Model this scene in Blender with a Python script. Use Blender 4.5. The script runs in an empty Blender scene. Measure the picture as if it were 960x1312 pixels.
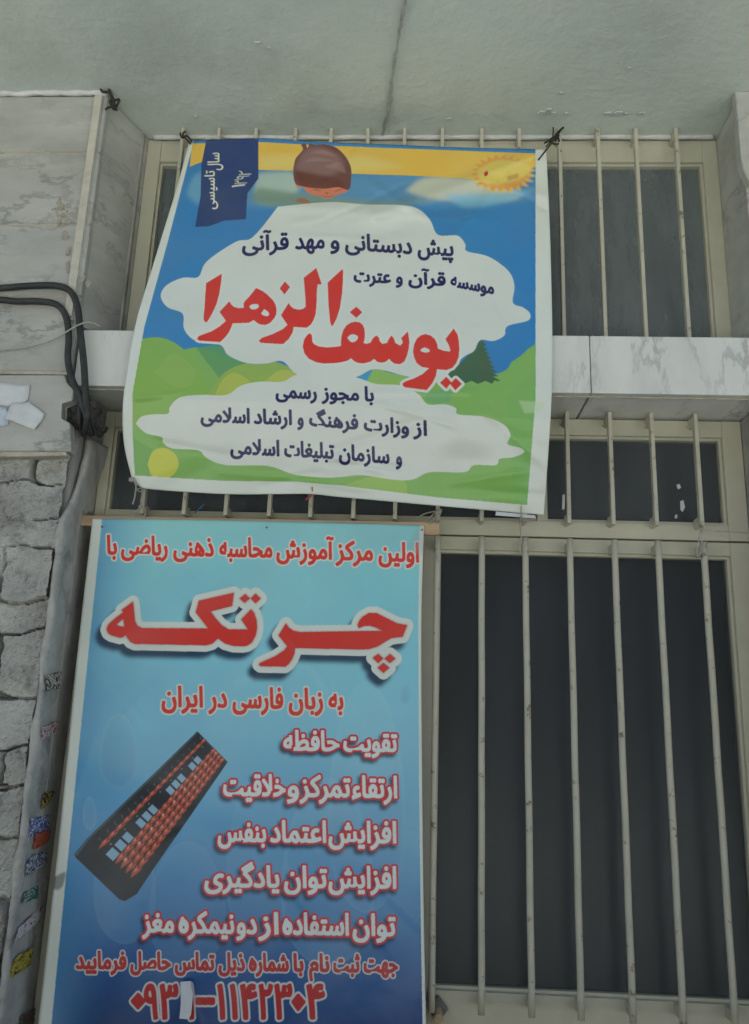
import bpy, bmesh, math, random
import numpy as np
from mathutils import Vector, Matrix
random.seed(7); rng = np.random.default_rng(7)
S = bpy.context.scene
COL = S.collection

# ------------------------------------------------------------------ camera, sky, sun, exposure
PITCH, YAW, ROLL = 0.24898, 0.05116, 0.03503
CAM = np.array([-0.06595, -2.22061, 0.0]); FPX = 1050.0
cp, sp, cy, sy, cr, sr = math.cos(PITCH), math.sin(PITCH), math.cos(YAW), math.sin(YAW), math.cos(ROLL), math.sin(ROLL)
_f = np.array([0, cp, sp]); _u = np.array([0, -sp, cp]); _x = np.array([1., 0, 0])
_x, _u = cr*_x + sr*_u, -sr*_x + cr*_u
_Z = np.array([[cy, -sy, 0], [sy, cy, 0], [0, 0, 1]])
CX, CU, CF = _Z@_x, _Z@_u, _Z@_f
cd = bpy.data.cameras.new('camera'); cam = bpy.data.objects.new('camera', cd); COL.objects.link(cam)
m = Matrix.Identity(4)
for r in range(3):
    m[r][0], m[r][1], m[r][2], m[r][3] = CX[r], CU[r], -CF[r], CAM[r]
cam.matrix_world = m
cd.sensor_fit = 'HORIZONTAL'; cd.sensor_width = 36; cd.lens = FPX/960*36; cd.clip_end = 2000; cd.clip_start = .05
S.camera = cam

SUN_EL, SUN_AZ = math.radians(48), math.radians(18)      # azimuth from +Y clockwise: behind the building, the front is in shade
w = bpy.data.worlds.new('World'); S.world = w; w.use_nodes = True
nt = w.node_tree; sky = nt.nodes.new('ShaderNodeTexSky'); sky.sky_type = 'NISHITA'; sky.sun_disc = False
sky.sun_elevation = SUN_EL; sky.sun_rotation = SUN_AZ; sky.air_density = 1.0; sky.dust_density = 1.0; sky.ozone_density = 1.0
nt.links.new(sky.outputs[0], nt.nodes['Background'].inputs[0]); nt.nodes['Background'].inputs[1].default_value = .05
sl = bpy.data.lights.new('sun', 'SUN'); sl.energy = 5.0; sl.angle = math.radians(.5); sl.color = (.96, 1, .96)
so = bpy.data.objects.new('sun', sl); COL.objects.link(so)
sd = Vector((math.sin(SUN_AZ)*math.cos(SUN_EL), math.cos(SUN_AZ)*math.cos(SUN_EL), math.sin(SUN_EL)))
so.rotation_euler = sd.to_track_quat('Z', 'Y').to_euler(); so.location = sd*20
vs = S.view_settings; vs.view_transform = 'Standard'; vs.look = 'None'; vs.gamma = 1; vs.use_curve_mapping = False
vs.exposure = 1.98

# ------------------------------------------------------------------ measuring: photograph point -> place on a wall-parallel plane
def at(px, py, Y=0.0):
    v = CF*FPX + CX*(px-480) - CU*(py-656)
    t = (Y-CAM[1])/v[1]
    return Vector(CAM + t*v)
def atz(px, py, z):
    v = CF*FPX + CX*(px-480) - CU*(py-656)
    return Vector(CAM + (z-CAM[2])/v[2]*v)
def at_arr(px, py, Y):
    v = CF[None]*FPX + CX[None]*(px[:, None]-480) - CU[None]*(py[:, None]-656)
    t = (Y-CAM[1])/v[:, 1]
    return CAM[None] + t[:, None]*v
def lin(c):
    c = np.asarray(c, float)/255
    return np.where(c <= .04045, c/12.92, ((c+.055)/1.055)**2.4)
def alb(r, g, b):                # seen colour of a print in this light -> its own colour
    return np.clip(lin((r, g, b))*np.array([1.75, 1.53, 1.36]), .004, .86)

# ------------------------------------------------------------------ materials
def mat(name, c1, c2=None, scale=6, rough=.6, bump=0, bscale=40, detail=6, spec=.35, stain=None, stain_scale=2.5, stain_amt=(.58, .75), stretch=(1, 1, 1), vein=None, vein_scale=3, rot=0, vw=.022):
    M = bpy.data.materials.new(name); M.use_nodes = True
    n, l = M.node_tree.nodes, M.node_tree.links
    b = n['Principled BSDF']; b.inputs['Roughness'].default_value = rough; b.inputs['Specular IOR Level'].default_value = spec
    tc = n.new('ShaderNodeNewGeometry'); mp = n.new('ShaderNodeMapping'); mp.inputs['Scale'].default_value = stretch; mp.inputs['Rotation'].default_value = (0, rot, 0)
    l.new(tc.outputs['Position'], mp.inputs['Vector'])
    def noise(sc, det=detail, ro=.6):
        t = n.new('ShaderNodeTexNoise'); t.inputs['Scale'].default_value = sc; t.inputs['Detail'].default_value = det; t.inputs['Roughness'].default_value = ro
        l.new(mp.outputs[0], t.inputs['Vector']); return t
    def ramp(a, z, src):
        r = n.new('ShaderNodeMapRange'); r.inputs[1].default_value = a; r.inputs[2].default_value = z; l.new(src, r.inputs[0]); return r.outputs[0]
    def mix(fac, a, c):
        x = n.new('ShaderNodeMix'); x.data_type = 'RGBA'
        l.new(fac, x.inputs[0])
        if isinstance(a, tuple): x.inputs[6].default_value = a
        else: l.new(a, x.inputs[6])
        x.inputs[7].default_value = c
        return x.outputs[2]
    c4 = lambda c: (float(c[0]), float(c[1]), float(c[2]), 1)
    out = c4(c1)
    if c2 is not None:
        out = mix(ramp(.35, .68, noise(scale).outputs[0]), out, c4(c2))
    if vein is not None:
        a = noise(vein_scale, 8, .65)
        s = n.new('ShaderNodeMath'); s.operation = 'SUBTRACT'; s.inputs[1].default_value = .5; l.new(a.outputs[0], s.inputs[0])
        ab = n.new('ShaderNodeMath'); ab.operation = 'ABSOLUTE'; l.new(s.outputs[0], ab.inputs[0])
        g = noise(vein_scale*.8, 3)
        r1 = ramp(vw, .0, ab.outputs[0]); r2 = ramp(.42, .62, g.outputs[0])
        mu = n.new('ShaderNodeMath'); mu.operation = 'MULTIPLY'; l.new(r1, mu.inputs[0]); l.new(r2, mu.inputs[1])
        out = mix(mu.outputs[0], out, c4(vein))
    if stain is not None:
        out = mix(ramp(stain_amt[0], stain_amt[1], noise(stain_scale, 10, .7).outputs[0]), out, c4(stain))
    if isinstance(out, tuple): b.inputs['Base Color'].default_value = out
    else: l.new(out, b.inputs['Base Color'])
    if bump:
        bp = n.new('ShaderNodeBump'); bp.inputs['Strength'].default_value = bump; bp.inputs['Distance'].default_value = .01
        l.new(noise(bscale, 8, .65).outputs[0], bp.inputs['Height']); l.new(bp.outputs[0], b.inputs['Normal'])
    return M
M = {}
M['soffit'] = mat('painted_plaster', (.60, .665, .59), (.66, .715, .64), 2.5, .6, .45, 26, stain=(.45, .49, .43), stain_scale=1.7, stain_amt=(.52, .85))
M['white_paint'] = mat('white_plaster', (.72, .72, .70), (.6, .6, .57), 30, .6, .4, 60)
M['flake'] = mat('flaking_white_paint', (.62, .63, .59), (.52, .53, .49), 40, .7, .4, 80)
M['crack'] = mat('crack_filler', (.33, .34, .31), (.47, .49, .45), 45, .9, .5, 90)
M['marble'] = mat('grey_marble', (.50, .50, .46), (.37, .37, .34), 5, .32, .05, 60, vein=(.27, .27, .25), vein_scale=3.4, stain=(.40, .385, .33), stain_scale=3, stain_amt=(.5, .85), stretch=(.8, 1, 1.9), rot=.25, vw=.03)
M['marble_light'] = mat('pale_marble', (.74, .745, .70), (.62, .63, .59), 6, .28, .04, 60, vein=(.40, .41, .395), vein_scale=2.6, stain=(.58, .565, .49), stain_scale=4, stain_amt=(.55, .9), stretch=(1.7, 1, .55), rot=-.6, vw=.026)
M['marble_edge'] = mat('sawn_marble_edge', (.60, .57, .49), (.48, .45, .38), 25, .55, .2, 80)
M['grout'] = mat('yellowed_grout', (.55, .50, .40), (.36, .33, .27), 30, .85, .4, 90)
M['plaster'] = mat('grey_cement', (.40, .39, .36), (.30, .295, .27), 12, .8, .4, 50, stain=(.16, .155, .145), stain_scale=6, stain_amt=(.55, .8))
M['column'] = mat('dirty_cement', (.50, .50, .46), (.38, .375, .35), 14, .6, .35, 45, stain=(.17, .165, .15), stain_scale=9, stain_amt=(.50, .74))
M['stone'] = mat('rough_stone', (.58, .58, .54), (.36, .355, .33), 7, .9, .9, 60, stain=(.15, .145, .13), stain_scale=11, stain_amt=(.53, .72))
M['frame'] = mat('cream_painted_steel', (.56, .535, .415), (.50, .48, .37), 9, .42, .12, 40, stain=(.19, .16, .11), stain_scale=11, stain_amt=(.64, .8))
M['bar'] = mat('chipped_cream_steel', (.54, .515, .41), (.48, .46, .365), 12, .4, .12, 60, stain=(.15, .11, .075), stain_scale=34, stain_amt=(.585, .66))
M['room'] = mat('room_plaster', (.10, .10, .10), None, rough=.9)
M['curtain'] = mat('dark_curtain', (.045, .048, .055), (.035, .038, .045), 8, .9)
M['cable'] = mat('black_rubber', (.03, .033, .033), (.05, .052, .05), 30, .55, .2, 80)
M['twine'] = mat('white_twine', (.55, .52, .45), (.4, .37, .31), 120, .9, .6, 300)
M['red_twine'] = mat('red_thread', (.50, .10, .09), None, rough=.9)
M['blue_twine'] = mat('blue_thread', (.06, .16, .25), None, rough=.9)
M['wire'] = mat('rusty_wire', (.022, .021, .02), (.05, .04, .03), 60, .7)
M['wood'] = mat('pine_batten', (.55, .40, .24), (.43, .29, .16), 16, .65, .3, 60, stretch=(.2, 1, 4))
M['paper'] = mat('torn_white_paper', (.70, .72, .72), (.58, .60, .60), 12, .8, .3, 60)
M['paper_blue'] = mat('printed_scrap', (.40, .50, .62), (.62, .68, .74), 26, .8)
M['tape'] = mat('white_tape', (.70, .73, .76), (.62, .65, .68), 25, .5, .3, 50)
M['steel'] = mat('dull_steel', (.17, .17, .165), (.10, .10, .095), 30, .5, .3, 60)
M['dark'] = mat('hole_shade', (.05, .047, .042), (.12, .115, .10), 30, .95, .8, 60)
M['stain'] = mat('dried_cement_stain', (.34, .31, .25), (.44, .41, .35), 50, .9, .6, 90)
M['pave'] = mat('pavement', (.44, .43, .41), (.38, .37, .35), 3, .85, .3, 40)
M['low_bounce'] = mat('low_bounce_ground', (.055, .055, .055), (.04, .04, .042), 4, .9, .4, 60)
M['brick'] = mat('light_block_dark', (.045, .045, .04), (.035, .035, .032), 6, .9, .4, 30)  # near-black so the added wall opposite returns little light
def glass(name, dirt, amt, rough):
    G = bpy.data.materials.new(name); G.use_nodes = True; n, l = G.node_tree.nodes, G.node_tree.links
    b = n['Principled BSDF']; b.inputs['Base Color'].default_value = (*dirt, 1); b.inputs['Roughness'].default_value = .75; b.inputs['Specular IOR Level'].default_value = 0
    t = n.new('ShaderNodeBsdfTransparent'); t.inputs[0].default_value = (.72, .76, .77, 1)
    g = n.new('ShaderNodeBsdfGlossy'); g.inputs['Roughness'].default_value = rough
    fr = n.new('ShaderNodeFresnel'); fr.inputs[0].default_value = 1.32
    m1 = n.new('ShaderNodeMixShader'); l.new(fr.outputs[0], m1.inputs[0]); l.new(t.outputs[0], m1.inputs[1]); l.new(g.outputs[0], m1.inputs[2])
    no = n.new('ShaderNodeTexNoise'); no.inputs['Scale'].default_value = 3.2; no.inputs['Detail'].default_value = 10; no.inputs['Roughness'].default_value = .68
    ge = n.new('ShaderNodeNewGeometry'); mp = n.new('ShaderNodeMapping'); mp.inputs['Scale'].default_value = (2.6, 1, .7); l.new(ge.outputs['Position'], mp.inputs[0]); l.new(mp.outputs[0], no.inputs['Vector'])
    mr = n.new('ShaderNodeMapRange'); mr.inputs[1].default_value = .3; mr.inputs[2].default_value = .75; mr.inputs[3].default_value = amt*.62; mr.inputs[4].default_value = amt*1.38
    l.new(no.outputs[0], mr.inputs[0])
    m2 = n.new('ShaderNodeMixShader'); l.new(mr.outputs[0], m2.inputs[0]); l.new(m1.outputs[0], m2.inputs[1]); l.new(b.outputs[0], m2.inputs[2])
    l.new(m2.outputs[0], n['Material Output'].inputs[0]); return G
M['pane_top'] = glass('dusty_glass', (.29, .325, .325), .44, .12)
M['pane'] = glass('dark_glass', (.20, .22, .245), .12, .30)
M['pane_mid'] = glass('hazy_glass', (.23, .25, .265), .22, .25)

# ------------------------------------------------------------------ mesh helpers
def link(name, verts, faces, material, parent=None, smooth=False, mats=None, fm=None):
    me = bpy.data.meshes.new(name); me.from_pydata([tuple(v) for v in verts], [], faces); me.update()
    for mm in ([material] if mats is None else mats): me.materials.append(mm)
    if fm is not None: me.polygons.foreach_set('material_index', fm)
    if smooth: me.polygons.foreach_set('use_smooth', [True]*len(me.polygons))
    o = bpy.data.objects.new(name, me); COL.objects.link(o)
    if parent is not None: o.parent = parent
    return o
def tag(o, label=None, cat=None, group=None, kind=None):
    if label: o['label'] = label
    if cat: o['category'] = cat
    if group: o['group'] = group
    if kind: o['kind'] = kind
    return o
def empty(name, label, cat, group=None):
    o = bpy.data.objects.new(name, None); o.empty_display_size = .1; COL.objects.link(o); return tag(o, label, cat, group)
def bm_obj(name, bm, material, parent=None, smooth=False):
    me = bpy.data.meshes.new(name); bmesh.ops.recalc_face_normals(bm, faces=bm.faces[:]); bm.to_mesh(me); bm.free(); me.materials.append(material)
    if smooth: me.polygons.foreach_set('use_smooth', [True]*len(me.polygons))
    o = bpy.data.objects.new(name, me); COL.objects.link(o)
    if parent is not None: o.parent = parent
    return o
def add_prism(bm, pts, y0, y1):                   # pts: (x, z) outline, extruded from y0 to y1
    a = [bm.verts.new((p[0], y0, p[1])) for p in pts]; b = [bm.verts.new((p[0], y1, p[1])) for p in pts]
    n = len(pts); bm.faces.new(a); bm.faces.new(b[::-1])
    for i in range(n): bm.faces.new((a[i], b[i], b[(i+1) % n], a[(i+1) % n]))
def add_box(bm, x0, x1, y0, y1, z0, z1):
    add_prism(bm, [(x0, z0), (x1, z0), (x1, z1), (x0, z1)], y0, y1)
def bevel(bm, w_, seg=2):
    bmesh.ops.bevel(bm, geom=bm.edges[:], offset=w_, segments=seg, profile=.6, affect='EDGES', clamp_overlap=True)
def box(name, x0, x1, y0, y1, z0, z1, material, parent=None, bv=.002):
    bm = bmesh.new(); add_box(bm, x0, x1, y0, y1, z0, z1)
    if bv: bevel(bm, bv)
    return bm_obj(name, bm, material, parent)
def prism(name, pts, y0, y1, material, parent=None, bv=.0015):
    bm = bmesh.new(); add_prism(bm, pts, y0, y1)
    if bv: bevel(bm, bv, 1)
    return bm_obj(name, bm, material, parent)
def smooth_path(pts, n=6):
    P = [Vector(p) for p in pts]; out = []
    for i in range(len(P)-1):
        p0, p1, p2, p3 = P[max(i-1, 0)], P[i], P[i+1], P[min(i+2, len(P)-1)]
        for k in range(n):
            t = k/n
            out.append(.5*((2*p1)+(-p0+p2)*t+(2*p0-5*p1+4*p2-p3)*t*t+(-p0+3*p1-3*p2+p3)*t**3))
    out.append(P[-1]); return out
def add_tube(bm, pts, rad, seg=8, sm=6):
    pts = smooth_path(pts, sm) if sm > 1 else [Vector(p) for p in pts]
    rings = []; n = len(pts); up = None
    for i, p in enumerate(pts):
        t = (pts[min(i+1, n-1)]-pts[max(i-1, 0)]).normalized()
        if up is None: up = t.orthogonal().normalized()
        up = (up - t*up.dot(t)).normalized(); sd_ = t.cross(up)
        r = rad(i/(n-1)) if callable(rad) else rad
        rings.append([bm.verts.new(p+(up*math.cos(a)+sd_*math.sin(a))*r) for a in [2*math.pi*k/seg for k in range(seg)]])
    for a, b in zip(rings, rings[1:]):
        for k in range(seg): bm.faces.new((a[k], a[(k+1) % seg], b[(k+1) % seg], b[k]))
    bm.faces.new(rings[0][::-1]); bm.faces.new(rings[-1])
def tube(name, pts, rad, material, parent=None, seg=8, sm=6):
    bm = bmesh.new(); add_tube(bm, pts, rad, seg, sm); return bm_obj(name, bm, material, parent, True)
def fbm(x, z, f, seed=0, octs=4):
    r = np.random.default_rng(seed); out = np.zeros_like(x); a = 1
    for o in range(octs):
        for _ in range(3):
            th = r.uniform(0, 6.28); ph = r.uniform(0, 6.28)
            out += a*np.sin((x*math.cos(th)+z*math.sin(th))*f*r.uniform(.7, 1.4)+ph)/3
        f *= 2; a *= .5
    return out

# ------------------------------------------------------------------ the setting
SOF = 1.825; LED = .875; FR = .05; PF = -.15; GZ = -1.62
g = link('pavement', [(-40, -40, GZ), (40, -40, GZ), (40, 12, GZ), (-40, 12, GZ)], [(0, 1, 2, 3)], M['pave']); tag(g, kind='structure')
g = link('low_bounce_strip', [(-40, -3.6, GZ+.004), (40, -3.6, GZ+.004), (40, .5, GZ+.004), (-40, .5, GZ+.004)], [(0, 1, 2, 3)], M['low_bounce']); tag(g, kind='structure')  # unseen dark strip, added to cut light bounced onto the lower front
bw = box('light_block_wall', -38, 38, -16.3, -16, GZ, 11, M['brick'], None, .01); tag(bw, 'tall dark brick wall across the yard facing the barred windows', 'wall')  # unseen wall, added to hold back sky light from the lower front

bld = empty('building', 'stone clad building front with overhanging plaster soffit, marble ledge and barred windows', 'building')
# soffit slab under the balcony, gently uneven underside
nx, ny = 60, 16
xs = np.linspace(-4, 4, nx); ys = np.linspace(-.62, .09, ny)
V = []; F = []
for j in range(ny):
    for i in range(nx):
        V.append((xs[i], ys[j], SOF + .003*math.sin(xs[i]*5+ys[j]*7) + .002*math.sin(xs[i]*11-ys[j]*13) if 0 < j < ny-4 else SOF))
for j in range(ny-1):
    for i in range(nx-1): F.append((j*nx+i, (j+1)*nx+i, (j+1)*nx+i+1, j*nx+i+1))
k = len(V)
V += [(-4, -.62, 2.05), (4, -.62, 2.05), (4, .09, 2.05), (-4, .09, 2.05)]
F += [(k, k+1, k+2, k+3), (k+1, k, 0, nx-1)]
sof = link('soffit', V, F, M['soffit'], bld, True)
crk = []
for (x, y, wd) in [(522, -12, 1.8), (517, 18, 2.2), (511, 45, 1.3), (507, 70, 2), (503, 98, 1.5), (500, 125, 2.6), (497, 145, 2), (493, 160, 1.7), (489, 176, 2)]:
    crk.append((atz(x-wd, y, SOF-.0065), atz(x+wd, y, SOF-.0065)))
V = []; F = []
for i in range(len(crk)-1):
    for q in range(4):
        t = q/4; a = crk[i][0].lerp(crk[i+1][0], t); b = crk[i][1].lerp(crk[i+1][1], t); j = Vector((random.uniform(-.003, .003), 0, 0))
        V += [a+j, b+j*.4+Vector((random.uniform(-.002, .002), 0, 0))]
for i in range(0, len(V)-2, 2): F.append((i, i+1, i+3, i+2))
o = link('crack', V, F, M['crack'], sof); md = o.modifiers.new('s', 'SOLIDIFY'); md.thickness = .004
# flaking paint patches and the white plaster bead along the wall top
for (x, y, r) in [(694, 145, 6), (703, 141, 5), (709, 146, 4), (726, 146, 3), (780, 146, 5), (793, 145, 7), (803, 146, 4), (822, 146, 4), (330, 55, 4), (345, 62, 3), (720, 120, 3), (806, 88, 3), (250, 150, 3), (575, 153, 3)]:
    bm = bmesh.new(); n_ = 9; c = atz(x, y, SOF-.0062-random.uniform(0, .0012)); vs_ = []
    for q in range(n_):
        a = 6.283*q/n_; rr = r*.0016*random.uniform(.5, 1.2)
        vs_.append(bm.verts.new((c.x+rr*1.5*math.cos(a), c.y+rr*.8*math.sin(a), c.z)))
    f_ = bm.faces.new(vs_); e = bmesh.ops.extrude_face_region(bm, geom=[f_])
    for v in e['geom']:
        if isinstance(v, bmesh.types.BMVert): v.co.z += .004
    bm_obj('paint_flake', bm, M['flake'], sof)
bm = bmesh.new()
add_tube(bm, [atz(x, 119.5+random.uniform(-1.2, 1.2), SOF-.004) for x in range(-330, 140, 12)], lambda t: .0085+.0012*math.sin(t*91)+.0009*math.sin(t*213), 8, 2)
bm_obj('plaster_bead', bm, M['white_paint'], bld, True)
bm = bmesh.new()
add_tube(bm, [Vector((x, FR-.012, SOF-.003+random.uniform(-.002, .002))) for x in np.arange(-.95, .87, .05)], lambda t: .0075+.0008*math.sin(t*77), 8, 2)
bm_obj('plaster_bead', bm, M['white_paint'], bld, True)

# left pillar: core, marble slabs, splayed jamb
PX = at(133, 160, PF).x                       # right edge of the slabs
box('wall', -4, 4, -.1, .6, 2.052, 2.35, M['plaster'], bld, 0)  # unseen upper wall, added so the building keeps sun off its front
box('wall', -4, PX-.012, PF+.03, .6, LED+.0, 2.05, M['plaster'], bld, 0)
box('roof', -4.2, 4.2, -.12, 6, 2.352, 2.42, M['plaster'], bld, 0)
box('wall', -4, 4, 5.5, 5.9, GZ, 2.35, M['plaster'], bld, 0); box('wall', -4.2, -4.002, -.1, 5.9, GZ, 2.35, M['plaster'], bld, 0); box('wall', 4.002, 4.2, -.1, 5.9, GZ, 2.35, M['plaster'], bld, 0)
box('wall', -4, -1.09, -.06, .6, GZ, LED-.003, M['plaster'], bld, 0)
rows = [(1.818, 194), (196.5, 285.5), (288, 377.5), (379.5, 475)]
for i, (a, b) in enumerate(rows):
    z1 = a if i == 0 else at(60, a, PF).z; z0 = at(60, b, PF).z
    for x0, x1 in ((PX-.46, PX), (PX-1.02, PX-.463), (PX-1.6, PX-1.023)):
        prism('marble_slab', [(x0, z0), (x1, z0), (x1, z1), (x0, z1)], PF, PF+.028, M['marble'], bld, .0025)
    zj = at(60, b+1.2, PF).z
    box('grout_line', PX-1.6, PX-.004, PF+.004, PF+.029, zj-.006, zj+.006, M['grout'], bld, 0)
# the lowest slab, broken at its right edge
P5 = [(-160, 480), (83, 480), (84, 491), (95, 499), (92, 513), (78, 516), (77, 537), (89, 541), (91, 578), (-160, 578)]
prism('marble_slab', [(p.x, p.z) for p in (at(x, y, PF-.008) for x, y in P5)], PF-.008, PF+.028, M['marble'], bld, .003)
prism('grout_line', [(p.x, p.z) for p in (at(x, y, PF-.006) for x, y in [(-160, 578.6), (84, 578.6), (86, 583), (40, 584.5), (-160, 584)])], PF-.004, PF+.026, M['grout'], bld, .001)
# mortar where the cables go in, coloured dark for the shade of the hole
bm = bmesh.new()
for (x, y, r) in [(84, 527, .026), (96, 520, .026), (106, 514, .022), (112, 532, .030), (102, 538, .028), (118, 545, .024), (112, 553, .020), (90, 540, .022), (122, 530, .018), (125, 553, .014)]:
    c = at(x, y, PF+.055); res = bmesh.ops.create_icosphere(bm, subdivisions=3, radius=r, matrix=Matrix.Translation(c))
    for v in res['verts']:
        d = v.co-c; v.co = c+Vector((d.x, d.y*.6, d.z))*(1+.22*math.sin(d.x*210+y)*math.sin(d.z*190+x)+random.uniform(-.06, .06))
bm_obj('hole_fill', bm, M['dark'], bld)
# jamb slab of the left side
bz, tz = LED+.18, 1.823
jf, jb = -1.043, -.967
V = [(jf, PF-.006, LED+.19), (jf, PF-.006, tz), (jb, FR+.0, tz), (jb, FR+.0, LED+.19), (jf-.022, PF-.006, LED+.19), (jf-.022, PF-.006, tz), (jb-.022, FR+.02, tz), (jb-.022, FR+.02, LED+.19)]
F = [(0, 3, 2, 1), (4, 5, 6, 7), (0, 1, 5, 4), (2, 3, 7, 6), (1, 2, 6, 5), (0, 4, 7, 3)]
bm = bmesh.new(); vv = [bm.verts.new(v) for v in V]; [bm.faces.new([vv[i] for i in f]) for f in F]; bevel(bm, .003)
bm_obj('jamb', bm, M['marble'], bld)
box('jamb_edge', jf-.024, jf-.001, PF-.0105, PF-.0063, LED+.20, tz-.002, M['marble_edge'], bld, .001)
# right pillar and its jamb
RX = .862
box('jamb', RX, RX+.03, -.13, FR+.1, LED+.19, 1.823, M['marble'], bld, .002)
box('wall', RX+.031, 4, -.125, .6, GZ, 2.05, M['plaster'], bld, 0)
a = at(941, 115, -.16); b = at(947, 205, -.16); c = at(960, 240, -.16)
prism('marble_slab', [(.842, 1.821), (.842, b.z), (.846, b.z-.03), (.856, b.z-.06), (.875, b.z-.078), (.91, b.z-.086), (1.5, b.z-.088), (1.5, 1.821)], -.16, -.127, M['marble'], bld, .004)
prism('marble_slab', [(.905, LED+.19), (.905, b.z-.1), (1.5, b.z-.1), (1.5, LED+.19)], -.15, -.127, M['marble'], bld, .003)
box('jamb', .868, .90, -.12, FR+.1, GZ, LED-.002, M['plaster'], bld, .002)
# marble ledge between the windows
zt = at(840, 431, -.137).z; lf = -.137
jx = at(757, 470, lf).x
for x0, x1 in ((at(101, 440, lf).x, -.42), (-.417, jx-.001), (jx+.001, 1.6)):
    box('ledge_slab', x0, x1, lf, lf+.024, LED, zt, M['marble_light'], bld, .003)
    box('ledge_slab', x0+.002, x1-.002, lf+.0265, FR+.03, LED+.002, LED+.024, M['marble_light'], bld, .002)
    box('ledge_slab', x0+.002, x1-.002, lf+.0265, FR+.03, zt-.024, zt-.002, M['marble_light'], bld, .002)
box('ledge_core', -1.06, 1.6, lf+.03, .5, LED+.027, zt-.027, M['plaster'], bld, 0)
box('grout_line', -1.04, .86, lf+.0245, lf+.0262, LED-.003, LED+.02, M['grout'], bld, 0)

# rubble masonry under the slabs: height field with stones and open joints
X0, X1, Z0, Z1 = -1.9, -1.022, -1.55, .725
nx, nz = 200, 540
gx, gz = np.meshgrid(np.linspace(X0, X1, nx), np.linspace(Z0, Z1, nz))
wx = gx + .02*fbm(gx, gz, 9, 3) + .006*fbm(gx, gz, 55, 61, 3); wz = gz + .026*fbm(gx, gz, 7, 5) + .006*fbm(gx, gz, 50, 63, 3)
seeds = []
zc = Z0-.1
courses = [.715, .665, .575, .475, .40, .27, .19, .03, -.1, -.2, -.33, -.47, -.62, -.78, -.95, -1.12, -1.3, -1.48, -1.6]
for a_, b_ in zip(courses, courses[1:]):
    x = X0 - rng.uniform(0, .2)
    while x < X1+.2:
        ln = rng.uniform(.16, .40); seeds.append((x+ln/2, (a_+b_)/2+rng.uniform(-.012, .012), ln, a_-b_, rng.uniform(-.012, .012))); x += ln
d1 = np.full(gx.shape, 9.); d2 = np.full(gx.shape, 9.); hs = np.zeros(gx.shape)
for (sx, sz, ln, ht, off) in seeds:
    d = np.sqrt(((wx-sx)/ln*2)**2 + ((wz-sz)/ht*2)**2) if False else np.maximum(abs(wx-sx)/ln*2, abs(wz-sz)/ht*2)
    nb = d < d1; d2 = np.where(nb, d1, np.minimum(d2, d)); hs = np.where(nb, off, hs); d1 = np.where(nb, d, d1)
edge = np.clip((d2-d1)/.12+.12*fbm(gx, gz, 60, 41, 3), 0, 1); patch = np.clip(fbm(gx, gz, 6, 21)*2.0+.8, 0, 1)
patch = np.maximum(patch, np.clip((gz-.1)/.2, 0, 1)*np.clip(fbm(gx, gz, 14, 23)+.55, 0, 1)); edge = 1-(1-edge)*patch
chip = np.clip(fbm(gx, gz, 17, 51, 4)-.35, 0, 1)
h = -.118 - hs*1.2 - .007*fbm(gx, gz, 26, 9, 5) - .0035*fbm(gx, gz, 110, 13, 3) - .0016*rng.standard_normal(gx.shape) + (1-edge**.7)*.085 + np.floor(chip*5)/5*.035
pit = np.clip(fbm(gx, gz, 45, 31, 3)-.9, 0, 1); h += pit*.03
V = np.stack([gx.ravel(), h.ravel(), gz.ravel()], 1)
F = [(j*nx+i, j*nx+i+1, (j+1)*nx+i+1, (j+1)*nx+i) for j in range(nz-1) for i in range(nx-1)]
link('stone_wall', V, F, M['stone'], bld, False)

# lower jamb: rounded nose and dirty face of the window recess, top cut away slantwise
def edge_l(py):      # photograph row -> front edge and back edge of the lower jamb
    return float(np.interp(py, [560, 580, 610, 640, 665, 965, 1500], [108, 107, 101, 88, 75, 36.4, -32]))
def edge_r(py): return float(np.interp(py, [560, 690, 1500], [141, 106, 21]))
def front_y(py): return float(np.interp(py, [560, 600, 640, 668], [-.045, -.06, -.095, -.128]))
JB = .045
V = []; F = []; prof = 17
rows_ = list(np.arange(560, 1500, 5.0))
for k, py in enumerate(rows_):
    a = at(edge_l(py), py, front_y(py)); b = at(edge_r(py), py, JB); z = a.z; n_ = Vector((b.y-a.y, -(b.x-a.x), 0)).normalized()
    pr = [Vector((a.x-.003, a.y+.07, z)), Vector((a.x-.002, a.y+.012, z)), Vector((a.x-.001, a.y+.004, z)), Vector((a.x+.003, a.y-.001, z)), Vector((a.x+.009, a.y-.0015, z)), Vector((a.x+.014, a.y+.002, z)), Vector((a.x+.0165, a.y+.008, z))]
    st = pr[-1]
    for q in range(1, 11):
        p = st.lerp(Vector((b.x, b.y, z)), q/10); pr.append(p)
    for q, p in enumerate(pr):
        d = .0022*math.sin(z*23+q*.5)+.0012*math.sin(z*61+q)+.0006*random.gauss(0, 1)+(.004*max(0, math.sin(z*9+q*.35)-.6))
        V.append(p+n_*d*(1 if q > 1 else 0)+Vector((.0016*math.sin(z*37), 0, 0)))
for k in range(len(rows_)-1):
    for q in range(prof-1):
        i0 = k*prof+q; F.append((i0, i0+prof, i0+prof+1, i0+1))
F.append(tuple(range(prof)))
link('jamb', V, F, M['column'], bld, True)
# recess side walls
box('reveal', -1.09, -1.0, -.03, .3, GZ, LED-.003, M['plaster'], bld, 0)
box('reveal', -1.085, -1.015, -.088, -.032, GZ, LED-.004, M['plaster'], bld, .012)
box('reveal', -1.02, -.972, .02, .3, LED+.15, 1.82, M['plaster'], bld, 0)
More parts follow.
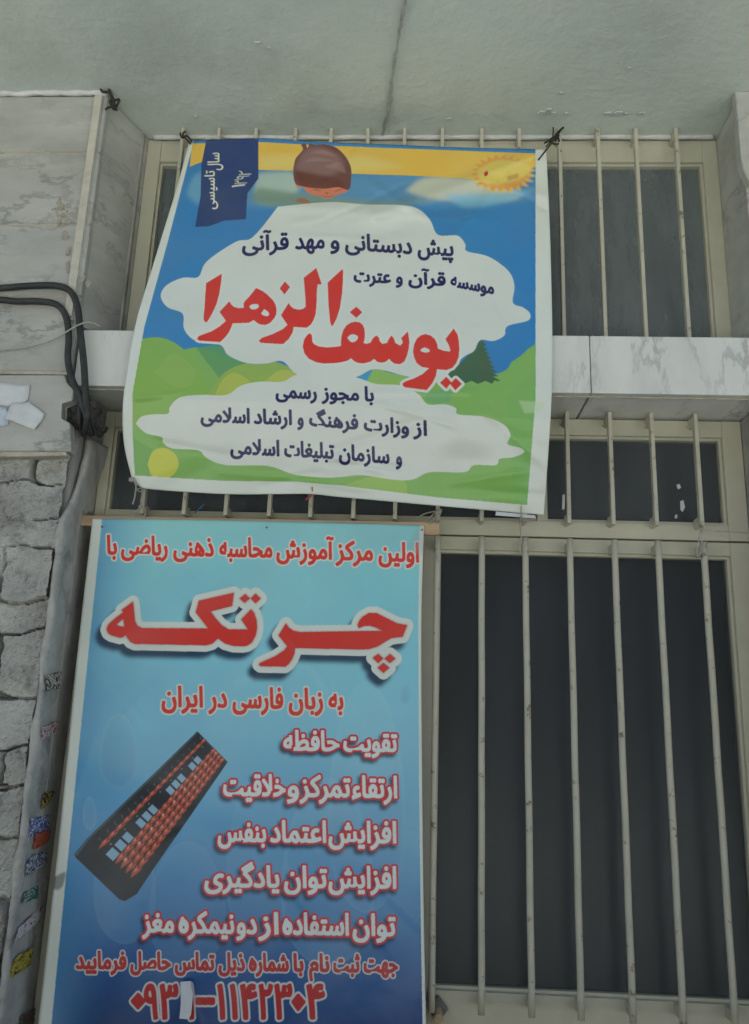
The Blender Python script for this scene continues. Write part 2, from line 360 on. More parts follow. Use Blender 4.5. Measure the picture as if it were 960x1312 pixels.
# room behind the panes
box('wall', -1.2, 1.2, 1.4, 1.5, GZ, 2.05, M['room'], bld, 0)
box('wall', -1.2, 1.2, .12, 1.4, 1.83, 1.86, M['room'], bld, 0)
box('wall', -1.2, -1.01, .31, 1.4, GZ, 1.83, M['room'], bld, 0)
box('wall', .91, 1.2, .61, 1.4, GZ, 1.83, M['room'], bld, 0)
box('wall', -1.0, .868, -.02, .4, GZ, at(700, 1312, FR).z-.16, M['plaster'], bld, 0)

# ------------------------------------------------------------------ windows
def window(label, x0, x1, z0, z1, st_l, st_r, rail_t, rail_b, pane_m, mull=(), pane_y=.078):
    wn = bpy.data.objects.new('window', None); COL.objects.link(wn); wn.parent = bld; wn['label'] = label
    bm = bmesh.new(); fr0, fr1 = FR, FR+.045
    add_box(bm, x0, x0+st_l, fr0, fr1, z0, z1); add_box(bm, x1-st_r, x1, fr0, fr1, z0, z1)
    add_box(bm, x0+st_l, x1-st_r, fr0+.0015, fr1, z1-rail_t, z1); add_box(bm, x0+st_l, x1-st_r, fr0+.0015, fr1, z0, z0+rail_b)
    for a_, b_ in mull: add_box(bm, a_, b_, fr0+.003, fr1, z0+rail_b, z1-rail_t)
    bevel(bm, .0025); bm_obj('frame', bm, M['frame'], wn)
    # glazing bead round the opening
    bm = bmesh.new(); q = .008; X0_, X1_, Z0_, Z1_ = x0+st_l, x1-st_r, z0+rail_b, z1-rail_t
    add_box(bm, X0_, X0_+q, fr0+.012, fr1-.002, Z0_, Z1_); add_box(bm, X1_-q, X1_, fr0+.012, fr1-.002, Z0_, Z1_)
    add_box(bm, X0_+q, X1_-q, fr0+.013, fr1-.002, Z1_-q, Z1_); add_box(bm, X0_+q, X1_-q, fr0+.013, fr1-.002, Z0_, Z0_+q)
    bm_obj('glazing_bead', bm, M['frame'], wn)
    box('pane', X0_-.004, X1_+.004, pane_y, pane_y+.004, Z0_-.004, Z1_+.004, pane_m, wn, 0)
    return wn
wx0, wx1 = -.968, RX
t_in = at(820, 207, FR).z
window('top window with dusty grey glass', wx0, wx1, zt-.03, SOF-.004, .045, .045, SOF-.004-t_in, .03, M['pane_top'], mull=[(-.062, -.03)])
zm1 = LED-.0; m_in = at(800, 558, FR).z; m_b = at(800, 670, FR).z; tr_b = at(800, 690.5, FR).z; l_t = at(800, 709, FR).z; l_b = at(720, 1277, FR).z
window('low wide window above the transom', -.998, .866, tr_b+.0015, LED-.003, .03, .055, LED-.003-m_in, m_b-tr_b, M['pane_mid'], mull=[(.28, .31)])
xs_l = at(543, 900, FR).x; 
lo = window('tall dark window behind the lower bars', -.052, .866, at(700, 1312, FR).z-.15, tr_b-.0035, at(559, 900, FR).x+.052, .055, tr_b-.0035-l_t, l_b-(at(700, 1312, FR).z-.15), M['pane'])
window('tall dark window behind the abacus poster', -.998, -.055, at(700, 1312, FR).z-.15, tr_b-.0035, .04, .04, tr_b-.0035-l_t, l_b-(at(700, 1312, FR).z-.15), M['pane'])
# dried paint drips on the low wide pane
lowp = [o_ for o_ in bld.children if o_.name.startswith('window') and o_.get('label', '').startswith('low wide')][0]
for pts in ([(867, 621), (871, 620), (873, 625), (869, 627)], [(872, 642), (876, 641), (878, 650), (875, 656), (872, 653)], [(865, 660), (868, 659), (868, 664), (865, 664)], [(721, 634), (724, 633), (723.5, 652), (720.5, 653)]):
    P = [at(x, y, .0765) for x, y in pts]; prism('paint_drip', [(p.x, p.z) for p in P], .0762, .0778, M['white_paint'], lowp, 0)
# curtains hanging inside
def curtain(label, x0, x1, z0, z1, y, amp, seed, dx=0):
    r = np.random.default_rng(seed); n_ = int((x1-x0)/.006); V = []; F = []
    ph = np.cumsum(r.uniform(.25, .6, n_+1)*.55); nz_ = 10
    for j in range(nz_+1):
        for i in range(n_+1):
            x = x0+(x1-x0)*i/n_; V.append((x, y+amp*math.sin(ph[i])*(1-.35*j/nz_)+.01*math.sin(x*9), z0+(z1-z0)*j/nz_))
    for j in range(nz_):
        for i in range(n_): k_ = j*(n_+1)+i; F.append((k_, k_+1, k_+n_+2, k_+n_+1))
    o_ = link('curtain', V, F, M['curtain'], None, True); md_ = o_.modifiers.new('s', 'SOLIDIFY'); md_.thickness = .002
    return tag(o_, label, 'curtain')
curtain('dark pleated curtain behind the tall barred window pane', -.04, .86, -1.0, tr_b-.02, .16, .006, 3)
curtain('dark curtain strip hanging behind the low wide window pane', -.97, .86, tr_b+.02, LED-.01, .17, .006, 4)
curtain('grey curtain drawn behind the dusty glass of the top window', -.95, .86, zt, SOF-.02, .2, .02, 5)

# ------------------------------------------------------------------ window grilles
def grille(label, idx, build):
    gr = empty('window_grille', label, 'window grille', 'cream steel grilles over the windows')
    first = None
    for i in idx:
        if first is None:
            first = build(gr); o_ = first
        else:
            o_ = first.copy(); COL.objects.link(o_); o_.parent = gr
        j = JIT[i+7]; o_.location.x = .12*i+j; o_.rotation_euler = (0, JROT[i+7], 0)
    return gr
JIT = [random.uniform(-.002, .002) for _ in range(14)]; JROT = [random.uniform(-.003, .003) for _ in range(14)]
def flat_bar(z0, z1, wdt=.011, dep=.020, y=-.003):
    def f(gr):
        bm = bmesh.new()
        add_box(bm, -wdt/2, wdt/2, y, y+dep, z0, z1)
        add_box(bm, -wdt/2+.001, wdt/2-.001, y+dep-.001, FR+.004, z1-.030, z1-.0015)
        add_box(bm, -wdt/2+.001, wdt/2-.001, y+dep-.001, FR+.004, z0+.0015, z0+.030)
        bevel(bm, .0016)
        for zz_ in (z1-.016, z0+.016):
            for sx_ in (-1, 1): bmesh.ops.create_icosphere(bm, subdivisions=1, radius=.006, matrix=Matrix.Translation((sx_*wdt/2+random.uniform(-.001, .001), FR+.001, zz_+random.uniform(-.006, .006))))
        for v in bm.verts: v.co.x += .0012*math.sin(v.co.z*17)
        return bm_obj('bar', bm, M['bar'], gr)
    return f
def round_bar(z0, z1, r=.0088):
    def f(gr):
        bm = bmesh.new(); n_ = 24
        add_tube(bm, [(.0004*math.sin(q*.9), .002+.0004*math.sin(q*1.7), z0+(z1-z0)*q/n_) for q in range(n_+1)], r, 10, 1)
        add_box(bm, -.005, .005, .004, FR+.004, z1-.034, z1-.008); add_box(bm, -.005, .005, .004, FR+.004, z0+.008, z0+.034)
        return bm_obj('bar', bm, M['bar'], gr, False)
    return f
grille('flat cream bars across the top window under the soffit', range(-7, 7), flat_bar(zt-.02, SOF-.001))
grille('short flat cream bars across the low wide window under the marble ledge', range(-7, 7), flat_bar(at(800, 672, 0).z, LED-.001))
g3 = grille('long round cream bars over the tall dark window', range(0, 7), round_bar(at(720, 1306, 0).z, at(760, 691, 0).z))
for o_ in g3.children:
    for p_ in o_.data.polygons: p_.use_smooth = len(p_.vertices) == 4 and p_.area < .002 and abs(p_.normal.z) < .2 and p_.index < 240

# ------------------------------------------------------------------ printing: words, outlines and pictures for the two vinyl sheets
FORMS = {}
def _reg(chars, base, n):
    for i, c in enumerate(chars): FORMS[c] = [base[i]+k for k in range(n)]
for c, b_, n_ in [('آ', 0xFE81, 2), ('ا', 0xFE8D, 2), ('ب', 0xFE8F, 4), ('پ', 0xFB56, 4), ('ت', 0xFE95, 4), ('ث', 0xFE99, 4), ('ج', 0xFE9D, 4), ('چ', 0xFB7A, 4), ('ح', 0xFEA1, 4), ('خ', 0xFEA5, 4), ('د', 0xFEA9, 2), ('ذ', 0xFEAB, 2), ('ر', 0xFEAD, 2), ('ز', 0xFEAF, 2), ('س', 0xFEB1, 4), ('ش', 0xFEB5, 4), ('ص', 0xFEB9, 4), ('ض', 0xFEBD, 4), ('ط', 0xFEC1, 4), ('ظ', 0xFEC5, 4), ('ع', 0xFEC9, 4), ('غ', 0xFECD, 4), ('ف', 0xFED1, 4), ('ق', 0xFED5, 4), ('ک', 0xFB8E, 4), ('گ', 0xFB92, 4), ('ل', 0xFEDD, 4), ('م', 0xFEE1, 4), ('ن', 0xFEE5, 4), ('ه', 0xFEE9, 4), ('و', 0xFEED, 2), ('ی', 0xFBFC, 4), ('ء', 0xFE80, 1), ('L', 0xFEFB, 2)]:
    FORMS[c] = [b_+k for k in range(n_)]
def shape(word):
    word = word.replace('لا', 'L'); out = []; n_ = len(word)
    for i, c in enumerate(word):
        if c not in FORMS: out.append(c); continue
        fm_ = FORMS[c]
        prev = i > 0 and word[i-1] in FORMS and len(FORMS[word[i-1]]) == 4 and len(fm_) >= 2
        nxt = i < n_-1 and word[i+1] in FORMS and len(FORMS[word[i+1]]) >= 2 and len(fm_) == 4
        out.append(chr(fm_[3] if prev and nxt else fm_[1] if prev else fm_[2] if nxt else fm_[0]))
    if all(c in '۰۱۲۳۴۵۶۷۸۹-' for c in word): return out
    return out[::-1]
GL = {}
def _ring(cx, cz, rx, rz, tip, ccw):
    a_ = np.linspace(0, 2*math.pi, 29); x = cx+rx*np.cos(a_); z = cz+rz*np.sin(a_)+tip*np.exp(-((a_-1.9)/.35)**2); p = np.stack([x, z], 1)
    if not ccw: p = p[::-1]
    return np.concatenate([p[:-1], p[1:]], 1)
GL[chr(0xFEE9)] = (np.concatenate([_ring(.25, .20, .20, .21, .11, True), _ring(.25, .17, .085, .085, .03, False)]), .5)
def _text_mesh(s):
    c = bpy.data.curves.new('tmp_text', 'FONT'); c.body = s; c.resolution_u = 5
    o_ = bpy.data.objects.new('tmp_text', c); COL.objects.link(o_)
    dg = bpy.context.evaluated_depsgraph_get(); dg.update(); me = o_.evaluated_get(dg).to_mesh()
    vv_ = [(v.co.x, v.co.y) for v in me.vertices]; ff = [tuple(p.vertices) for p in me.polygons]
    o_.evaluated_get(dg).to_mesh_clear(); bpy.data.objects.remove(o_); bpy.data.curves.remove(c)
    return vv_, ff
_I = max(v[0] for v in _text_mesh('I')[0])
def glyph(ch):
    if ch not in GL:
        vv_, ff = _text_mesh(ch); es = []
        for f_ in ff:
            ar_ = sum(vv_[a_][0]*vv_[b_][1]-vv_[b_][0]*vv_[a_][1] for a_, b_ in zip(f_, f_[1:]+f_[:1]))
            if ar_ < 0: f_ = f_[::-1]
            es += [(*vv_[a_], *vv_[b_]) for a_, b_ in zip(f_, f_[1:]+f_[:1])]
        E_ = np.array(es)
        GL[ch] = (E_, max(v[0] for v in _text_mesh(ch+'I')[0]) - _I)
    return GL[ch]
def word_edges(word):
    x = 0; out = []
    for ch in shape(word):
        E_, adv = glyph(ch); out.append(E_ + np.array([x, 0, x, 0])); x += adv
    return np.concatenate(out)
class Sheet:                                   # a print laid out in metres on the sheet's own flat plane
    def __init__(s, px_pts, Y, dens=740, ss=2):
        P = [at(x, y, Y) for x, y in px_pts]
        s.Y = Y; s.x0 = min(p.x for p in P)-.03; s.x1 = max(p.x for p in P)+.03; s.z0 = min(p.z for p in P)-.03; s.z1 = max(p.z for p in P)+.03
        s.d = dens*ss; s.ss = ss; s.w = int((s.x1-s.x0)*dens); s.h = int((s.z1-s.z0)*dens)
        s.img = np.zeros((s.h, s.w, 3)); s.k = dens
    def tr(s, px, py):                         # photograph point -> sheet pixel (supersampled)
        q = at_arr(np.asarray(px, float), np.asarray(py, float), s.Y); return (q[:, 0]-s.x0)*s.d, (q[:, 2]-s.z0)*s.d
    def fill_edges(s, E_):                     # directed edges in photograph points -> winding mask at supersampled size
        W_, H_ = s.w*s.ss, s.h*s.ss
        xa, ya = s.tr(E_[:, 0], E_[:, 1]); xb, yb = s.tr(E_[:, 2], E_[:, 3])
        sg = np.where(yb > ya, 1, -1); sw = ya > yb
        xa, xb = np.where(sw, xb, xa), np.where(sw, xa, xb); ya, yb = np.where(sw, yb, ya), np.where(sw, ya, yb)
        r0 = np.clip(np.ceil(ya-.5), 0, H_).astype(int); r1 = np.clip(np.ceil(yb-.5), 0, H_).astype(int); n_ = np.maximum(r1-r0, 0)
        ix = np.repeat(np.arange(len(n_)), n_); st = np.repeat(np.cumsum(n_)-n_, n_); row = r0[ix]+np.arange(len(ix))-st
        t = (row+.5-ya[ix])/(yb[ix]-ya[ix]); x = xa[ix]+t*(xb[ix]-xa[ix]); c = np.clip(np.ceil(x-.5), 0, W_).astype(int)
        out = np.zeros((H_, W_), bool)
        if not len(row): return out
        ra, rb, ca, cb = row.min(), row.max()+1, c.min(), min(c.max()+1, W_)
        D = np.zeros((rb-ra, cb-ca+1), np.int32); np.add.at(D, (row-ra, np.minimum(c, cb)-ca), sg[ix]); out[ra:rb, ca:cb] = (np.cumsum(D, 1) != 0)[:, :cb-ca]
        return out
    def poly(s, pts): 
        p = np.array(pts, float); return s.fill_edges(np.concatenate([p, np.roll(p, -1, 0)], 1))
    def smooth(s, pts, n_=5): 
        p = smooth_path([(x, y, 0) for x, y in list(pts)+[pts[0]]], n_); return s.poly([(v.x, v.y) for v in p[:-1]])
    def words(s, items, base, hgt, flip=False):   # items: (word, x left, x right); base: [(x, y) ...]; hgt: alef height
        Es = []
        bx = [b_[0] for b_ in base]; by = [b_[1] for b_ in base]
        for wd, xl, xr in items:
            xl, xr = xl+.9, xr-.9
            E_ = word_edges(wd); g0 = min(E_[:, 0].min(), E_[:, 2].min()); g1 = max(E_[:, 0].max(), E_[:, 2].max())
            f = lambda gx_, gy_: (xl+(gx_-g0)/(g1-g0)*(xr-xl), gy_)
            X_a, _ = f(E_[:, 0], 0); X_b, _ = f(E_[:, 2], 0)
            Y_a = np.interp(X_a, bx, by)-E_[:, 1]*hgt/.714; Y_b = np.interp(X_b, bx, by)-E_[:, 3]*hgt/.714
            Es.append(np.stack([X_a, Y_a, X_b, Y_b], 1))
        return s.fill_edges(np.concatenate(Es))
    def rot_words(s, items):                   # (word, y bottom, y top, x baseline, height): reading upwards
        Es = []
        for wd, yb_, yt_, xb_, hg in items:
            E_ = word_edges(wd); g0 = min(E_[:, 0].min(), E_[:, 2].min()); g1 = max(E_[:, 0].max(), E_[:, 2].max())
            Ya = yb_+(E_[:, 0]-g0)/(g1-g0)*(yt_-yb_); Yb = yb_+(E_[:, 2]-g0)/(g1-g0)*(yt_-yb_)
            Es.append(np.stack([xb_-E_[:, 1]*hg/.714, Ya, xb_-E_[:, 3]*hg/.714, Yb], 1))
        return s.fill_edges(np.concatenate(Es))
    def grow(s, mk, mm):                       # widen by mm millimetres
        r = mm*.001*s.d; R_ = int(r); full = np.zeros_like(mk); rr_ = np.flatnonzero(mk.any(1)); cc_ = np.flatnonzero(mk.any(0))
        if not len(rr_): return full
        ra, rb, ca, cb = max(rr_[0]-R_-1, 0), min(rr_[-1]+R_+2, mk.shape[0]), max(cc_[0]-R_-1, 0), min(cc_[-1]+R_+2, mk.shape[1])
        mk = mk[ra:rb, ca:cb]; H_, W_ = mk.shape; out = np.zeros_like(mk)
        c = np.concatenate([np.zeros((H_, 1), np.int32), np.cumsum(mk, 1, dtype=np.int32)], 1)
        ar = np.arange(W_)
        for dy in range(-R_, R_+1):
            hw = int(math.sqrt(max(r*r-dy*dy, 0))); b_ = c[:, np.minimum(ar+hw+1, W_)]-c[:, np.maximum(ar-hw, 0)] > 0
            if dy >= 0: out[dy:] |= b_[:H_-dy]
            else: out[:dy] |= b_[-dy:]
        full[ra:rb, ca:cb] = out
        return full
    def cov(s, mk): return mk.reshape(s.h, s.ss, s.w, s.ss).mean((1, 3))
    def blur(s, a_, mm):
        r = max(1, int(mm*.001*s.k/1.2))
        for _ in range(3):
            for ax in (0, 1):
                p = np.pad(a_, [(r+1, r) if q == ax else (0, 0) for q in (0, 1)], mode='edge'); c = np.cumsum(p, ax)
                a_ = (np.take(c, np.arange(2*r+1, c.shape[ax]), ax)-np.take(c, np.arange(0, c.shape[ax]-2*r-1), ax))/(2*r+1)
        return a_
    def paint(s, a_, colr, op=1.0):
        if a_.dtype == bool: a_ = s.cov(a_)
        rr_ = np.flatnonzero(a_.any(1)); cc_ = np.flatnonzero(a_.any(0))
        if not len(rr_): return
        q = np.s_[rr_[0]:rr_[-1]+1, cc_[0]:cc_[-1]+1]; colr = np.asarray(colr)
        a_ = (a_[q]*op)[:, :, None]; s.img[q] = s.img[q]*(1-a_)+(colr[q] if colr.ndim == 3 else colr)*a_
    def grid(s):                               # sheet position of each pixel
        return np.meshgrid(s.x0+(np.arange(s.w)+.5)/s.k, s.z0+(np.arange(s.h)+.5)/s.k)
    def material(s, name, rough=.34, bump=.12):
        im = bpy.data.images.new(name, s.w, s.h); c = np.clip(s.img, 0, 1)
        c = np.where(c <= .0031308, c*12.92, 1.055*c**(1/2.4)-.055)
        im.pixels.foreach_set(np.concatenate([c, np.ones((s.h, s.w, 1))], 2).astype(np.float32).ravel()); im.update()
        try: im.pack()
        except Exception: pass
        Mt = bpy.data.materials.new(name); Mt.use_nodes = True; n_, l_ = Mt.node_tree.nodes, Mt.node_tree.links; b_ = n_['Principled BSDF']
        t = n_.new('ShaderNodeTexImage'); t.image = im; t.extension = 'EXTEND'
        no = n_.new('ShaderNodeTexNoise'); no.inputs['Scale'].default_value = 7; no.inputs['Detail'].default_value = 9
        mr = n_.new('ShaderNodeMapRange'); mr.inputs[1].default_value = .35; mr.inputs[2].default_value = .75; mr.inputs[3].default_value = 0; mr.inputs[4].default_value = .10
        l_.new(no.outputs[0], mr.inputs[0])
        mx = n_.new('ShaderNodeMix'); mx.data_type = 'RGBA'; l_.new(mr.outputs[0], mx.inputs[0]); l_.new(t.outputs[0], mx.inputs[6]); mx.inputs[7].default_value = (.33, .32, .29, 1)   # street dust
        l_.new(mx.outputs[2], b_.inputs['Base Color'])
        b_.inputs['Roughness'].default_value = rough; b_.inputs['Specular IOR Level'].default_value = .3
        n2 = n_.new('ShaderNodeTexNoise'); n2.inputs['Scale'].default_value = 9; n2.inputs['Detail'].default_value = 3
        ge = n_.new('ShaderNodeNewGeometry'); l_.new(ge.outputs['Position'], n2.inputs['Vector']); l_.new(ge.outputs['Position'], no.inputs['Vector'])
        bp = n_.new('ShaderNodeBump'); bp.inputs['Strength'].default_value = bump; bp.inputs['Distance'].default_value = .02; l_.new(n2.outputs[0], bp.inputs['Height']); l_.new(bp.outputs[0], b_.inputs['Normal'])
        return Mt
def resample(pl, n_):
    p = [(v.x, v.y) for v in smooth_path([(x, y, 0) for x, y in pl], 8)]; p = np.array(p)
    d = np.concatenate([[0], np.cumsum(np.hypot(*np.diff(p, axis=0).T))]); t = np.linspace(0, d[-1], n_)
    return np.stack([np.interp(t, d, p[:, 0]), np.interp(t, d, p[:, 1])], 1)
def hung_sheet(name, T, B, L, R_, depth, sheet, material, nu=210, nv=220, parent=None):   # T, B left to right; L, R top to bottom
    T, B, L, R_ = resample(T, nu), resample(B, nu), resample(L, nv), resample(R_, nv)
    u = np.linspace(0, 1, nu)[None, :, None]; v = np.linspace(0, 1, nv)[:, None, None]
    P = (1-v)*T[None]+v*B[None]+(1-u)*L[:, None]+u*R_[:, None]-((1-u)*(1-v)*T[0]+u*(1-v)*T[-1]+(1-u)*v*B[0]+u*v*B[-1])
    px, py = P[..., 0].ravel(), P[..., 1].ravel(); uu = np.broadcast_to(u[..., 0], (nv, nu)).ravel(); vv_ = np.broadcast_to(v[..., 0], (nv, nu)).ravel()
    Y = depth(uu, vv_); Q = at_arr(px, py, Y); flat = at_arr(px, py, np.full_like(px, sheet.Y))
    F_ = [(j*nu+i, (j+1)*nu+i, (j+1)*nu+i+1, j*nu+i+1) for j in range(nv-1) for i in range(nu-1)]
    o_ = link(name, Q, F_, material, parent, True)
    uvl = o_.data.uv_layers.new(name='print')
    U = np.stack([(flat[:, 0]-sheet.x0)/(sheet.x1-sheet.x0), (flat[:, 2]-sheet.z0)/(sheet.z1-sheet.z0)], 1)
    li = np.zeros(len(o_.data.loops), np.int32); o_.data.loops.foreach_get('vertex_index', li); uvl.data.foreach_set('uv', U[li].astype(np.float32).ravel())
    md_ = o_.modifiers.new('s', 'SOLIDIFY'); md_.thickness = .0012; md_.offset = -1
    return o_
def sc(pts, ox, oy, k_): return [(ox+x*k_, oy+y*k_) for x, y in pts]
WHITE = alb(176, 192, 194); RED = alb(178, 52, 46); NAVY = alb(32, 34, 78)

# ---- upper banner ------------------------------------------------------------------------------
bT = [(243, 180), (330, 177), (400, 181), (500, 185), (600, 189), (700, 191)]
bB = [(169, 613), (178, 622), (196, 627), (287, 633), (360, 633), (398, 633), (438, 637), (560, 648), (697, 660)]
bL = [(243, 180), (225, 245), (199, 330), (175, 410), (162, 480), (157, 525), (159, 570), (169, 613)]
bR = [(700, 191), (705, 300), (708, 440), (706, 530), (697, 660)]
s = Sheet(bT+bB+bL+bR, -.12)
gx_, gz_ = s.grid()
s.img[:] = WHITE
inner = s.poly([(249, 178), (331, 177), (400, 180), (500, 184), (686, 191), (686, 509), (675, 647), (560, 637), (437, 622), (380, 617), (287, 616), (173, 609), (170, 556), (170, 503), (185, 419), (215, 310)])
inn = s.cov(inner); n1 = fbm(gx_, gz_, 4, 2); n2 = fbm(gx_, gz_, 11, 6)
s.paint(inn, alb(45, 112, 172))
zs_ = np.clip((gz_-.9)/.7, 0, 1); s.paint(inn*np.clip(.5+.6*n1, 0, 1), alb(55, 120, 168), .5); s.paint(inn*np.clip((gx_+.1)/.5, 0, 1), alb(38, 112, 180), .6)
s.paint(s.cov(s.poly([(170, 600), (185, 418), (250, 410), (238, 452), (200, 470)])), alb(50, 118, 180), .3)
hz = s.cov(s.smooth([(247, 235), (330, 222), (420, 226), (520, 222), (600, 230), (690, 240), (690, 255), (600, 262), (420, 262), (300, 262)])) ; 
s.paint(s.blur(hz, 14)*inn, alb(120, 160, 165), .25)
for pts, c_, op in [([(330, 222), (378, 222), (378, 250), (330, 252)], (150, 175, 165), .8), ([(248, 225), (262, 222), (262, 262), (240, 250)], (95, 150, 180), .7),
                    ([(520, 245), (545, 228), (605, 229), (660, 244), (655, 256), (560, 256)], (170, 180, 165), .85), ([(570, 250), (660, 246), (690, 240), (650, 258), (605, 266), (585, 262)], (105, 165, 200), .8),
                    ([(330, 240), (400, 250), (480, 258), (560, 256), (520, 262), (420, 266), (330, 262)], (105, 135, 125), .9)]:
    s.paint(s.blur(s.cov(s.smooth(pts)), 7)*inn, alb(*c_), op)
yel = s.cov(s.poly([(246, 184), (331, 182), (400, 186), (500, 190), (690, 197), (690, 212), (640, 238), (600, 229), (520, 225), (420, 222), (376, 219), (331, 218), (265, 205), (243, 214)]))*inn
s.paint(yel, alb(192, 162, 72)); s.paint(yel*np.clip(n1*.8, 0, 1), alb(205, 185, 120), .55)
s.paint(s.blur(s.cov(s.poly([(331, 200), (376, 198), (470, 200), (520, 215), (430, 222), (331, 216)])), 10)*yel, alb(205, 190, 130), .5)
# sun with spiky rays
sun = []; sun2 = []
for q in range(44):
    a_ = q/44*6.2832; rr = 1.24 if q % 2 else .93; sun.append((643+37*rr*math.cos(a_), 222+22*rr*math.sin(a_)))
    a_ += .07; rr = 1.10 if q % 2 else .85; sun2.append((643+36*rr*math.cos(a_), 222+22*rr*math.sin(a_)))
sm_ = s.cov(s.poly(sun))*inn; s.paint(s.blur(sm_, 1.2), alb(204, 166, 84)); s.paint(s.cov(s.poly(sun2))*inn, alb(192, 132, 70), .75)
s.paint(s.blur(s.cov(s.smooth([(612, 224), (640, 206), (676, 214), (668, 232), (640, 240), (620, 236)])), 3)*inn, alb(186, 150, 84), .85)
s.paint(s.blur(s.cov(s.smooth([(610, 218), (640, 205), (678, 212), (672, 226), (640, 236), (616, 232)])), 4), alb(196, 180, 95), .9)
s.paint(s.blur(s.cov(s.poly([(612, 226), (690, 198), (690, 202), (640, 224)])), 3)*inn, alb(205, 185, 120), .5)
s.paint(s.smooth([(620, 222), (624, 219), (625, 224), (621, 226)]), alb(160, 45, 50)); s.paint(s.blur(s.cov(s.poly([(650, 226), (664, 222), (664, 228), (650, 232)])), 2), alb(150, 125, 80), .7)
# hills
def hill(pts, c_, op=1): s.paint(s.cov(s.smooth(pts))*inn, alb(*c_), op)
hill([(160, 445), (184, 434), (212, 434), (228, 448), (245, 446), (258, 446), (300, 458), (380, 475), (470, 478), (560, 490), (640, 478), (660, 461), (700, 457), (700, 690), (150, 690)], (108, 158, 88))
hill([(252, 446), (285, 444), (330, 470), (380, 480), (360, 497), (300, 500), (270, 470)], (80, 138, 92), .9)
hill([(160, 445), (184, 434), (212, 434), (240, 452), (262, 485), (270, 520), (240, 540), (160, 540)], (112, 158, 80))
hill([(262, 510), (285, 480), (310, 467), (350, 463), (380, 480), (340, 497), (300, 508)], (122, 158, 82))
hill([(273, 512), (285, 487), (300, 478), (320, 490), (300, 505)], (155, 170, 82), .7); hill([(340, 488), (360, 474), (382, 480), (362, 492)], (158, 172, 84), .7)
hill([(198, 478), (222, 452), (250, 478), (232, 498)], (122, 162, 92), .5)
hill([(160, 540), (170, 560), (205, 585), (230, 640), (150, 640)], (88, 142, 76), .55)
hill([(455, 485), (478, 472), (500, 478), (520, 482), (540, 500), (500, 500)], (120, 165, 92)); s.paint(s.cov(s.poly([(455, 484), (478, 473), (470, 488)]))*inn, alb(60, 135, 185))
s.paint(s.cov(s.smooth([(189, 595), (196, 578), (212, 574), (226, 584), (228, 600), (215, 613), (197, 613)]))*inn, alb(166, 178, 72), .95)
hill([(545, 505), (575, 500), (575, 515), (548, 515)], (92, 150, 105), .8)
hill([(400, 640), (470, 612), (520, 618), (500, 655)], (140, 175, 84), .5); hill([(650, 510), (700, 480), (700, 660), (660, 640)], (98, 155, 92), .5)
s.paint(s.blur(s.cov(s.poly([(664, 513), (702, 516), (690, 528), (672, 530)])), 3), alb(160, 190, 160), .5)
# fir tree
tree_ = [(617, 435)]
for q in range(9):
    y = 440+q*5.6; tree_ += [(620+q*2.3+3, y+3), (618+q*1.9, y+3.4)]
tree_ += [(640, 489), (634, 487), (630, 492), (622, 488), (612, 492), (604, 488), (594, 492), (570, 494), (560, 488), (585, 470), (600, 455), (612, 440)]
s.paint(s.cov(s.poly(tree_))*inn, alb(58, 92, 70)); s.paint(s.blur(s.cov(s.poly([(617, 437), (634, 480), (610, 488), (614, 460)])), 5)*inn, alb(66, 88, 66), .6)
# ribbon flag
flag = s.cov(s.smooth([(264, 176), (300, 176), (331, 177), (331, 215), (330, 229), (316, 251), (315, 281), (287, 282), (251, 292), (257, 251), (259, 216)], 4))
fl = s.cov(s.poly([(265, 176), (331, 176), (331, 229), (317, 248), (315, 281), (287, 283), (268, 290), (250, 291), (257, 251), (258, 212)]))
s.paint(fl, alb(36, 58, 108)); s.paint(fl*np.clip(.4+n2, 0, 1)*np.clip(1-(gz_-1.25)/.35, 0, 1), alb(52, 68, 100), .7)
rw = s.grow(s.rot_words([('سال', 218, 196, 281, 15), ('تاسیسی', 268, 219, 275, 13)]), .8); s.paint(rw, alb(186, 196, 184))
rw = s.grow(s.rot_words([('۱', 240.5, 236, 314, 18), ('۳', 236, 230, 316.5, 17), ('۹', 230, 225, 319.5, 17), ('۲', 225, 219, 322, 17)]), .6); s.paint(rw, alb(178, 190, 180), .9)
# child's head, drawn mostly as hair
hair = s.smooth([(376, 215), (379, 203), (388, 192), (386, 186), (391, 184), (394, 190), (397, 184), (404, 186), (415, 185), (430, 189), (442, 200), (449, 213), (450, 226), (447, 243), (433, 240), (416, 242), (400, 241), (388, 239), (379, 236), (376, 226)], 4)
s.paint(s.smooth([(386, 236), (400, 238), (430, 238), (446, 240), (444, 246), (432, 250), (421, 255), (409, 252), (394, 247)]), alb(176, 112, 88))
s.paint(s.smooth([(379, 236), (383, 232), (387, 236), (385, 241), (380, 240)]), alb(176, 120, 96))
s.paint(hair, alb(92, 62, 60)); hb = s.cov(hair)
s.paint(s.blur(s.cov(s.smooth([(378, 214), (392, 192), (415, 190), (436, 202), (440, 216), (420, 226), (400, 222), (380, 218)])), 7)*hb, alb(116, 98, 100), .75)
s.paint(s.blur(s.cov(s.smooth([(378, 220), (400, 224), (425, 228), (444, 238), (420, 241), (388, 238)])), 5)*hb, alb(84, 48, 40), .8)
for pts in ([(398, 196), (412, 192), (432, 200), (420, 199)], [(388, 208), (404, 202), (426, 206), (408, 207)], [(415, 214), (434, 208), (443, 222), (430, 217)]):
    s.paint(s.blur(s.cov(s.smooth(pts)), 3)*hb, alb(134, 116, 116), .5)
